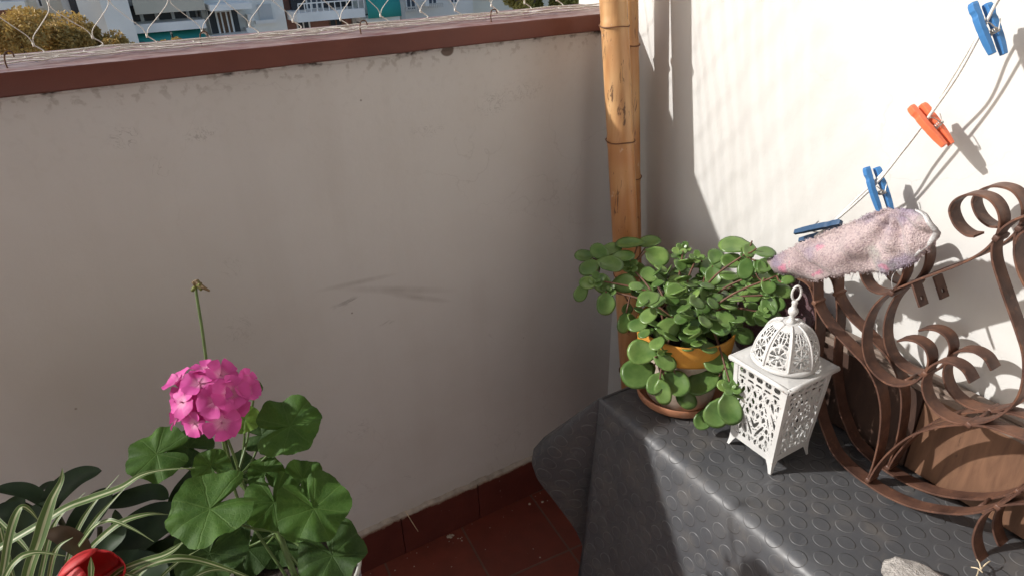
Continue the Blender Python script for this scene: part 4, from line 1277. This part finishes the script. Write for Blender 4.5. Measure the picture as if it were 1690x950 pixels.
BL = [
 ([(-30,925),(0,903),(66,864),(110,837),(150,822),(199,804),(232,784),(268,775),(322,771)],15,.74,.80),
 ([(38,990),(48,940),(64,893),(74,860),(86,824),(101,793),(103,772)],22,.70,.73),
 ([(-10,1000),(12,945),(30,922),(48,913),(70,911),(110,917)],12,.68,.70),
 ([(-5,990),(6,940),(14,893),(24,856),(36,836),(50,842),(66,861)],14,.72,.74),
 ([(110,930),(124,884),(138,855),(158,826),(196,783)],9,.80,.84),
 ([(118,930),(137,888),(160,855),(180,832),(214,796)],9,.80,.84),
 ([(130,900),(153,870),(172,860),(188,859),(221,873),(254,893)],8,.78,.76),
 ([(140,915),(160,893),(199,862),(243,848),(278,848)],12,.80,.84),
 ([(170,965),(200,941),(234,927),(270,916),(292,903),(304,889)],13,.74,.77),
 ([(150,990),(200,958),(245,932),(290,921),(335,926),(400,948),(430,962)],14,.76,.80),
 ([(205,975),(230,948),(262,918),(300,896),(340,880)],7,.82,.86),
 ([(250,975),(268,950),(296,925),(330,905)],7,.80,.84),
 ([(80,960),(88,920),(98,900),(120,886)],9,.74,.75),
 ([(60,985),(72,930),(84,880),(100,850),(140,812)],10,.80,.83),
 ([(150,960),(151,935),(150,918)],10,.70,.69),
 ([(0,870),(12,920),(30,975)],10,.76,.74),
 ([(300,985),(318,955),(350,940),(385,942)],9,.76,.78),
 ([(205,945),(240,960),(270,985)],9,.74,.72),
 ([(-20,840),(10,870),(40,900),(60,930)],8,.84,.80),
]
for pxs, w_, d0, d1 in BL:
    m, P = blade(pxs, w_, d0, d1)
    m.build('blade', M_blade, sp)
# its pot (below the frame)
SPb = V((SPc.x,SPc.y,0)); rz = SPc.z-.03
o = empty('nursery_pot', SPb, 'brown plastic nursery pot hidden below the striped leaves', 'flower pot')
m = MB(); m.lathe([(.0001,0),(.075,0),(.10,rz),(.096,rz),(.085,rz-.02),(.0001,rz-.02)], SPb, 40); m.build('pot_body', simple('brown_plastic', (.10,.05,.035), .5), o)

# broad dark leaves behind
bl = empty('broad_leaf_plant', V((atD((170,960),.98).x, atD((170,960),.98).y, atD((170,960),.98).z)), 'dark plant with broad strap leaves behind the spider plant', 'plant')
BR = [
 ([(70,850),(95,815),(130,788),(168,776)],42,.93,.94,0),([(85,835),(50,812),(20,806),(-10,806)],26,.93,.93,0),([(60,812),(75,802),(90,800),(96,812)],14,.95,.94,0),
 ([(-30,960),(0,890),(20,850),(40,815)],55,.96,.96,0),([(180,830),(215,822),(255,812),(278,822)],34,.96,.97,0),([(120,900),(140,860),(165,830),(185,805)],52,.93,.94,0),
 ([(190,925),(225,885),(268,860),(310,850)],75,.95,.96,0),([(170,960),(240,930),(300,915),(360,930)],60,.93,.94,0),([(20,960),(40,900),(60,860),(95,830)],60,.92,.92,0),
 ([(150,950),(170,910),(195,880),(190,840)],30,.90,.9,0),([(290,860),(300,820),(330,780),(345,740)],38,1.0,1.0,0),([(60,960),(75,930),(85,900),(90,870)],60,.9,.9,0),
 ([(220,990),(260,960),(330,950),(400,970)],70,.92,.92,0),([(-20,870),(10,850),(45,860),(80,890)],48,.95,.95,0),([(100,990),(160,960),(230,945),(280,950)],80,.90,.9,0),
 ([(300,980),(330,940),(390,920),(440,930)],90,.98,.98,0),
 ([(142,914),(125,897),(100,882),(72,880)],34,.79,.78,1)]
for pxs, w_, d0, d1, mi in BR:
    P2 = crom2(pxs, 7); n_ = len(P2); P = [atD(p, d0+(d1-d0)*i/(n_-1)) for i, p in enumerate(P2)]
    m = MB(); rows = []
    for i, p in enumerate(P):
        t = i/(n_-1); d = (P[min(i+1,n_-1)]-P[max(i-1,0)]).normalized()
        face = (tocam(p)*.7+V((0,.1,.6))).normalized(); s = d.cross(face).normalized(); nn = s.cross(d)
        wd = max(.0006, w_/FPX*d0*.5*math.sin(math.pi*min(1,.12+.88*t))**.55)
        rows.append([p-s*wd+nn*wd*.25, p-s*wd*.6+nn*wd*.02, p-nn*wd*.10, p+s*wd*.6+nn*wd*.02, p+s*wd+nn*wd*.25])
    m.grid(rows); m.build('leaf', M_brown if mi else M_broad, bl)
# stems for the broad plant
m = MB(); b0 = atD((170,1010),1.0)
for px in ((90,840),(165,870),(200,880),(330,850),(40,870),(290,930)):
    e = atD(px,.97); m.tube(crom([b0, b0.lerp(e,.5)+V((0,.01,.01)), e],6), .004, 6)
m.build('stems', M_stemd, bl)
bb = V((b0.x,b0.y,0)); o = empty('black_pot', bb, 'black pot hidden below the broad dark leaves', 'flower pot')
m = MB(); m.lathe([(.0001,0),(.08,0),(.105,b0.z),(.10,b0.z),(.09,b0.z-.02),(.0001,b0.z-.02)], bb, 40); m.build('pot_body', simple('black_plastic', (.03,.03,.03), .5), o)

# red bloom
rc = atD((150,955), .73)
rf = empty('red_flower', rc, 'half-closed red cup-shaped bloom at the bottom left edge', 'flower')
axis = (imgdir(.75,-.5)*.75 + tocam(rc)*.55).normalized(); e1 = axis.cross(V((0,0,1))).normalized(); e2 = axis.cross(e1)
RR = 47/FPX*.73
for k in range(6):
    m = MB(); a = 2*math.pi*k/6 + .3; inn = .93 if k % 2 else 1.0; rows = []
    for i in range(11):
        u = -1+2*i/10; row = []
        for j in range(13):
            v_ = j/12
            ang = a + u*.80*(1 if v_<.6 else math.sqrt(max(0,1-((v_-.6)/.42)**2)))
            r_ = RR*inn*(math.sin(math.pi*min(1,.10+.72*v_))**.6)
            row.append(rc + (e1*math.cos(ang)+e2*math.sin(ang))*r_ + axis*(RR*(-1.05+1.95*v_ - .12*u*u*v_)))
        rows.append(row)
    m.grid(rows); m.build('petal', M_red, rf, solid=.0009)
m = MB(); m.tube(crom([rc-axis*RR*.9, rc-axis*RR*1.8+V((0,0,-.03)), rc-V((0,0,.18))],6), .003, 7); m.build('stem', M_stemg, rf)

# ================================================================== SMALL THINGS
sc_ = atZ((1552,1012), TZ)
bm_ = bmesh.new(); bmesh.ops.create_icosphere(bm_, subdivisions=5, radius=1)
m = MB()
for v_ in bm_.verts:
    p = v_.co; q = p*(1+.14*noise.noise(p*1.4)+.06*noise.noise(p*5)+.03*noise.noise(p*14))
    m.vert(sc_ + V((q.x*.050, q.y*.080, .016+q.z*.022)))
for f in bm_.faces: m.face([v_.index for v_ in f.verts])
bm_.free()
stn = m.build('stone', M_stone); tag(stn, 'pale rough stone on the table at the bottom edge by the iron foot', 'stone')
m = MB()
for a, b_ in (((1603,935),(1622,944)),((1612,922),(1619,940)),((1617,940),(1634,925)),((1616,938),(1610,955))):
    p, q = atZ(a, TZ+.006), atZ(b_, TZ+.012); m.tube(crom([p,(p+q)/2+V((0,0,.003)),q],4), .0010, 5)
sw_ = m.build('straw_wisps', M_straw); tag(sw_, 'dry straw wisps caught on the foot of the iron stand', 'straw')
# debris on the floor near the skirting
m = MB()
for k in range(50):
    x = random.uniform(-.9,-.2); y = random.choice((random.uniform(-.06,-.018), random.uniform(-.35,-.02)))
    p = V((x,y,.0015)); r_ = random.uniform(.0006,.0028) if random.random() < .95 else .005
    ring = [m.vert(p+V((math.cos(a)*r_*random.uniform(.6,1.3), math.sin(a)*r_*random.uniform(.6,1.3), 0))) for a in (0,1.2,2.5,3.8,5.1)]
    t = m.vert(p+V((0,0,r_*.8))); [m.face((ring[i],ring[(i+1)%5],t)) for i in range(5)]
cp = atZ((745,884), .002)
for k in range(10):
    p = cp+V((random.uniform(-.012,.012),random.uniform(-.008,.008),0)); r_ = random.uniform(.003,.007)
    ring = [m.vert(p+V((math.cos(a)*r_*random.uniform(.6,1.3), math.sin(a)*r_*random.uniform(.6,1.3), 0))) for a in (0,1.2,2.5,3.8,5.1)]
    t = m.vert(p+V((0,0,.002))); [m.face((ring[i],ring[(i+1)%5],t)) for i in range(5)]
db = m.build('plaster_crumbs', simple('crumbs', (.45,.38,.31), .9), smooth=False); tag(db, 'scattered pale plaster crumbs on the red floor beside the skirting', 'debris', kind='stuff')
m = MB(); p = atY((669,843), -.013); q = atY((690,876), -.016); m.tube([p,(p+q)/2+V((0,-.002,0)),q], .0011, 5)
tg = m.build('twig', M_straw); tag(tg, 'thin pale straw twig leaning on the dark red skirting', 'twig')

# ================================================================== BACKGROUND STREET
def bmat(name, c, rough=.8, var=.08): return simple(name, c, rough, var, .8, 0)
B_cream = bmat('cream_render', (.82,.76,.63)); B_white = bmat('white_render', (.90,.87,.80)); B_grey = bmat('grey_render', (.62,.59,.54)); B_light = bmat('pale_grey_render', (.80,.76,.69))
B_dark = bmat('dark_window', (.035,.04,.05), .25); B_glass = bmat('window_glass', (.10,.12,.15), .12); B_teal = bmat('teal_canvas', (.03,.30,.27)); B_brown = bmat('brown_shade', (.16,.09,.055)); B_brick = bmat('red_brick', (.28,.13,.09)); B_frame = bmat('white_frame', (.90,.87,.82), .5); B_beige = bmat('beige_canvas', (.62,.56,.45)); B_shut = bmat('roller_shutter', (.60,.60,.58))
BY = 30.0
def bx(m, p0, p1, y0, y1):
    a = atY(p0, BY); b_ = atY(p1, BY)
    x0, x1 = min(a.x,b_.x), max(a.x,b_.x); z0, z1 = min(a.z,b_.z), max(a.z,b_.z)
    m.box((x0,BY+y0,z0),(x1,BY+y1,z1))
def part(name, mat, root, *boxes):
    for (p0,p1,y0,y1) in boxes:
        m = MB(); bx(m,p0,p1,y0,y1); m.build(name, mat, root, smooth=False)
def build_block(nm, label, pxl, pxr, mat, y0=0., depth=11, top=7., ref=40):
    a = atY((pxl,ref),BY); b_ = atY((pxr,ref),BY)
    o = empty(nm, V(((a.x+b_.x)/2, BY+y0, -17)), label, 'building')
    m = MB(); m.box((a.x,BY+y0,-17),(b_.x,BY+y0+depth,top)); m.build('wall', mat, o, smooth=False)
    return o
def window(root, p0, p1, fmat=B_frame, gmat=B_glass, y=0., bars=1, nm='window'):
    a = atY(p0,BY); b_ = atY(p1,BY); x0,x1 = min(a.x,b_.x),max(a.x,b_.x); z0,z1 = min(a.z,b_.z),max(a.z,b_.z)
    m = MB(); t = .07
    m.box((x0,BY+y-.06,z0),(x1,BY+y-.004,z0+t)); m.box((x0,BY+y-.06,z1-t),(x1,BY+y-.004,z1))
    m.box((x0,BY+y-.058,z0+t),(x0+t,BY+y-.006,z1-t)); m.box((x1-t,BY+y-.058,z0+t),(x1,BY+y-.006,z1-t))
    for k in range(bars):
        xm = x0+(x1-x0)*(k+1)/(bars+1); m.box((xm-.03,BY+y-.056,z0+t),(xm+.03,BY+y-.008,z1-t))
    f = m.build(nm, fmat, root, smooth=False)
    m = MB(); m.box((x0+t,BY+y-.03,z0+t),(x1-t,BY+y-.012,z1-t)); m.build('pane', gmat, f, smooth=False)
def rail(root, pl, pr, zpx_top, zpx_bot, y, n_=14, mat=B_frame):
    a = atY(pl,BY); b_ = atY(pr,BY); zt2 = atY((pl[0],zpx_top),BY).z; zb2 = atY((pl[0],zpx_bot),BY).z
    m = MB(); m.box((a.x,BY+y-.03,zt2-.05),(b_.x,BY+y+.03,zt2))
    for k in range(n_+1):
        x = a.x+(b_.x-a.x)*k/n_; m.box((x-.018,BY+y-.018,zb2),(x+.018,BY+y+.018,zt2-.05))
    return m.build('railing', mat, root, smooth=False)
# A: far-left cream block
A = build_block('apartment_block','cream apartment block behind the autumn tree at the far left',-260,108,B_cream,1.2)
part('balcony_slab', B_white, A, ((-60,8),(44,14),-.2,1.2)); part('brown_wall', B_brick, A, ((-60,14),(48,60),.9,1.19))
window(A,(52,-10),(80,16),y=1.2,bars=1); window(A,(60,32),(72,46),B_brown,B_dark,1.2); window(A,(-20,-20),(20,2),y=1.2)
part('cornice', B_light, A, ((-200,-30),(104,-26),.9,1.2)); part('pilaster', B_beige, A, ((84,-60),(96,90),.8,1.19))
# B: grey slabs / party walls
A = build_block('stair_tower','grey stepped stair tower between the cream block and teal awnings',112,206,B_grey,.4,top=9)
part('pale_slab', B_light, A, ((150,-80),(172,150),-.5,.39)); part('white_slab', B_white, A, ((186,-80),(208,150),-1.0,.39)); part('dark_recess', B_dark, A, ((126,-10),(134,70),.3,.395))
window(A,(176,10),(183,40),B_brown,B_dark,.4,0)
# C: balconies with teal awnings
A = build_block('awning_block','white apartment block whose balcony has teal awnings over a dark window band',209,338,B_white,1.6,top=8)
part('dark_opening', B_dark, A, ((212,14),(334,44),1.3,1.59),((212,56),(334,90),1.3,1.59))
part('balcony_slab', B_frame, A, ((208,42),(340,46),-.2,1.29),((208,-14),(340,-10),-.2,1.2))
part('balcony_front', B_beige, A, ((214,-10),(338,16),-.25,-.1))
for (q0,q1) in ((222,279),(283,336)):
    a = atY((q0,46),BY); b_ = atY((q1,46),BY); zl = atY((q0,61),BY).z-.25
    m = MB(); m.grid([[V((x,BY+1.2,a.z-.05)), V((x,BY+.4,a.z-.18)), V((x,BY-.1,zl+.12)), V((x,BY-.1,zl))] for x in (a.x,(a.x+b_.x)/2,b_.x)]); m.build('awning', B_teal, A, solid=.03, smooth=False)
window(A,(228,58),(262,92),gmat=B_glass,y=1.28,bars=3); window(A,(284,58),(330,92),gmat=B_glass,y=1.28,bars=4)
part('air_conditioner', B_frame, A, ((216,72),(226,80),.9,1.28)); rail(A,(212,80),(334,80),78,95,-.1,24,B_grey)
for q0 in (236,262,290,316): part('mullion', B_frame, A, ((q0,14),(q0+1.6,42),1.22,1.29))
for q0 in (222,300): part('plant_box', B_brick, A, ((q0,70),(q0+18,76),-.4,-.14))
# D: white block with glazed door and shutter
A = build_block('white_apartment_block','bluish white apartment block with a glazed balcony door and roller shutter',342,482,B_white,1.0,top=8)
part('balcony_slab', B_frame, A, ((342,8),(412,13),-.6,.99),((342,60),(412,64),-.6,.99))
part('dark_recess', B_dark, A, ((344,13),(404,60),.7,.995)); window(A,(358,20),(394,60),B_frame,B_brown,.69,2,'balcony_door')
part('side_panel', B_light, A, ((342,14),(352,60),.2,.69)); part('shutter', B_shut, A, ((432,10),(460,37),.93,.995)); part('sill', B_frame, A, ((428,37),(464,40),.8,.995))
part('air_conditioner', B_frame, A, ((412,26),(424,36),.5,.99),((410,48),(428,58),.5,.99)); part('pipe', B_grey, A, ((418,36),(420,70),.9,.98))
# E: balconies with rails and brick below
A = build_block('brick_apartment_block','brick apartment block with white balcony slab and dark railing',484,596,B_brick,1.4,top=8)
part('dark_opening', B_dark, A, ((484,-30),(594,20),1.1,1.39)); part('balcony_slab', B_frame, A, ((484,21),(596,27),-.6,1.39),((484,-40),(596,-34),-.6,1.39))
rail(A,(486,6),(594,6),5,21,-.55,11); window(A,(500,30),(528,60),B_frame,B_dark,1.4); window(A,(556,30),(584,60),B_brown,B_dark,1.4); window(A,(510,-25),(545,18),B_frame,B_glass,1.09,2)
# F: curved teal awning block
A = build_block('narrow_apartment_block','narrow dark-fronted block with a curved teal awning',598,668,B_light,1.3,top=8)
part('dark_opening', B_dark, A, ((602,28),(650,44),1.0,1.29)); a = atY((597,0),BY); b_ = atY((652,0),BY); z0_ = atY((600,30),BY).z
m = MB(); m.grid([[V((x,BY+1.25,a.z+1.6)), V((x,BY+.3,a.z+1.2)), V((x,BY-.4,a.z+.4)), V((x,BY-.6,a.z-.3)), V((x,BY-.6,z0_))] for x in (a.x,b_.x)]); m.build('awning', B_teal, A, solid=.04)
part('post', B_grey, A, ((593,-20),(596,60),-.3,-.2)); part('slab', B_frame, A, ((598,30),(655,33),-.4,.99)); rail(A,(600,34),(654,34),33,46,-.35,7)
# G: pale facade with small windows
A = build_block('pale_apartment_block','pale apartment block with small blue-paned windows and thin balconies',670,815,B_light,2.2,top=8)
for x0,x1,y0_,y1_ in ((697,717,-4,22),(735,753,-8,14),(773,788,-10,10)): window(A,(x0,y0_),(x1,y1_),B_frame,B_glass,2.2,1)
rail(A,(695,18),(722,18),16,25,1.9,8,B_grey); rail(A,(733,12),(758,12),10,18,1.9,8,B_grey); part('air_conditioner', B_frame, A, ((727,6),(734,14),1.8,2.19)); part('drainpipe', B_grey, A, ((686,-60),(690,60),1.9,2.19))
# H: block behind tree right
A = build_block('end_apartment_block','beige apartment block behind the tree next to the bamboo',818,1100,B_cream,3.0,top=8)
window(A,(840,-20),(860,4),y=3.0); window(A,(900,-20),(925,2),y=3.0)

# trees
def treeleaf(name, a, b_): 
    return leafmat(name, a, b_, None, .3, .6, tcol=(.5,.34,.08))
T_y = treeleaf('autumn_foliage', (.42,.27,.08), (.62,.42,.14)); T_g = treeleaf('yellow_green_foliage', (.30,.29,.07), (.46,.40,.13)); T_b = simple('bark', (.12,.09,.065), .9)
def tree(px, D, rad, squash, nleaf, mat, label, seed, ls=.10):
    c = atY(px, D); random.seed(seed)
    ls *= .62; nleaf = int(nleaf*2.0)
    o = empty('street_tree', V((c.x,c.y,-17)), label, 'tree', 'trees along the street')
    m = MB(); m.tube(crom([V((c.x,c.y,-17)), V((c.x+.2,c.y,-12)), V((c.x,c.y,c.z-rad*.3))],6), lambda t: .28-.14*t, 8)
    lobes = []
    for k in range(16):
        d = rnd(1).normalized(); p = c+V((d.x*rad*.75,d.y*rad*.75,d.z*rad*squash*.7)); lobes.append((p, rad*random.uniform(.20,.46)))
        m.tube(crom([V((c.x,c.y,c.z-rad*.55)), (c+p)/2+V((0,0,-.3)), p],4), .06, 5)
    m.build('trunk', T_b, o)
    f = MB()
    for k in range(nleaf):
        p, r_ = random.choice(lobes); d = rnd(1).normalized(); q = p + d*r_*(random.random()**.35)*V((1,1,1)).x
        q = V((q.x,q.y,q.z)); u = rnd(1).normalized(); w_ = u.cross(rnd(1).normalized()).normalized(); s = ls*random.uniform(.6,1.3)
        i = [f.vert(q+u*s), f.vert(q+w_*s*.5), f.vert(q-u*s), f.vert(q-w_*s*.5)]; f.face(i)
    f.build('crown', mat, o, smooth=False)
tree((25,88), 24, 1.7, .9, 9000, T_y, 'yellow-brown autumn tree at the far left beyond the coping', 3)
tree((108,92), 25, 1.55, .8, 9000, T_y, 'yellow-brown autumn tree in front of the grey stair tower', 5)
tree((182,92), 25, .9, .7, 3500, T_y, 'small autumn tree below the white slab left of the teal awnings', 6)
tree((292,84), 25, .6, .7, 1800, T_y, 'small ochre treetop showing under the teal awnings', 8)
tree((872,-6), 26, 1.5, .7, 9000, T_g, 'yellow-green tree at the right beside the bamboo poles', 11)
tree((940,-8), 26, 1.3, .7, 7000, T_g, 'yellow-green tree partly hidden behind the bamboo poles', 13)
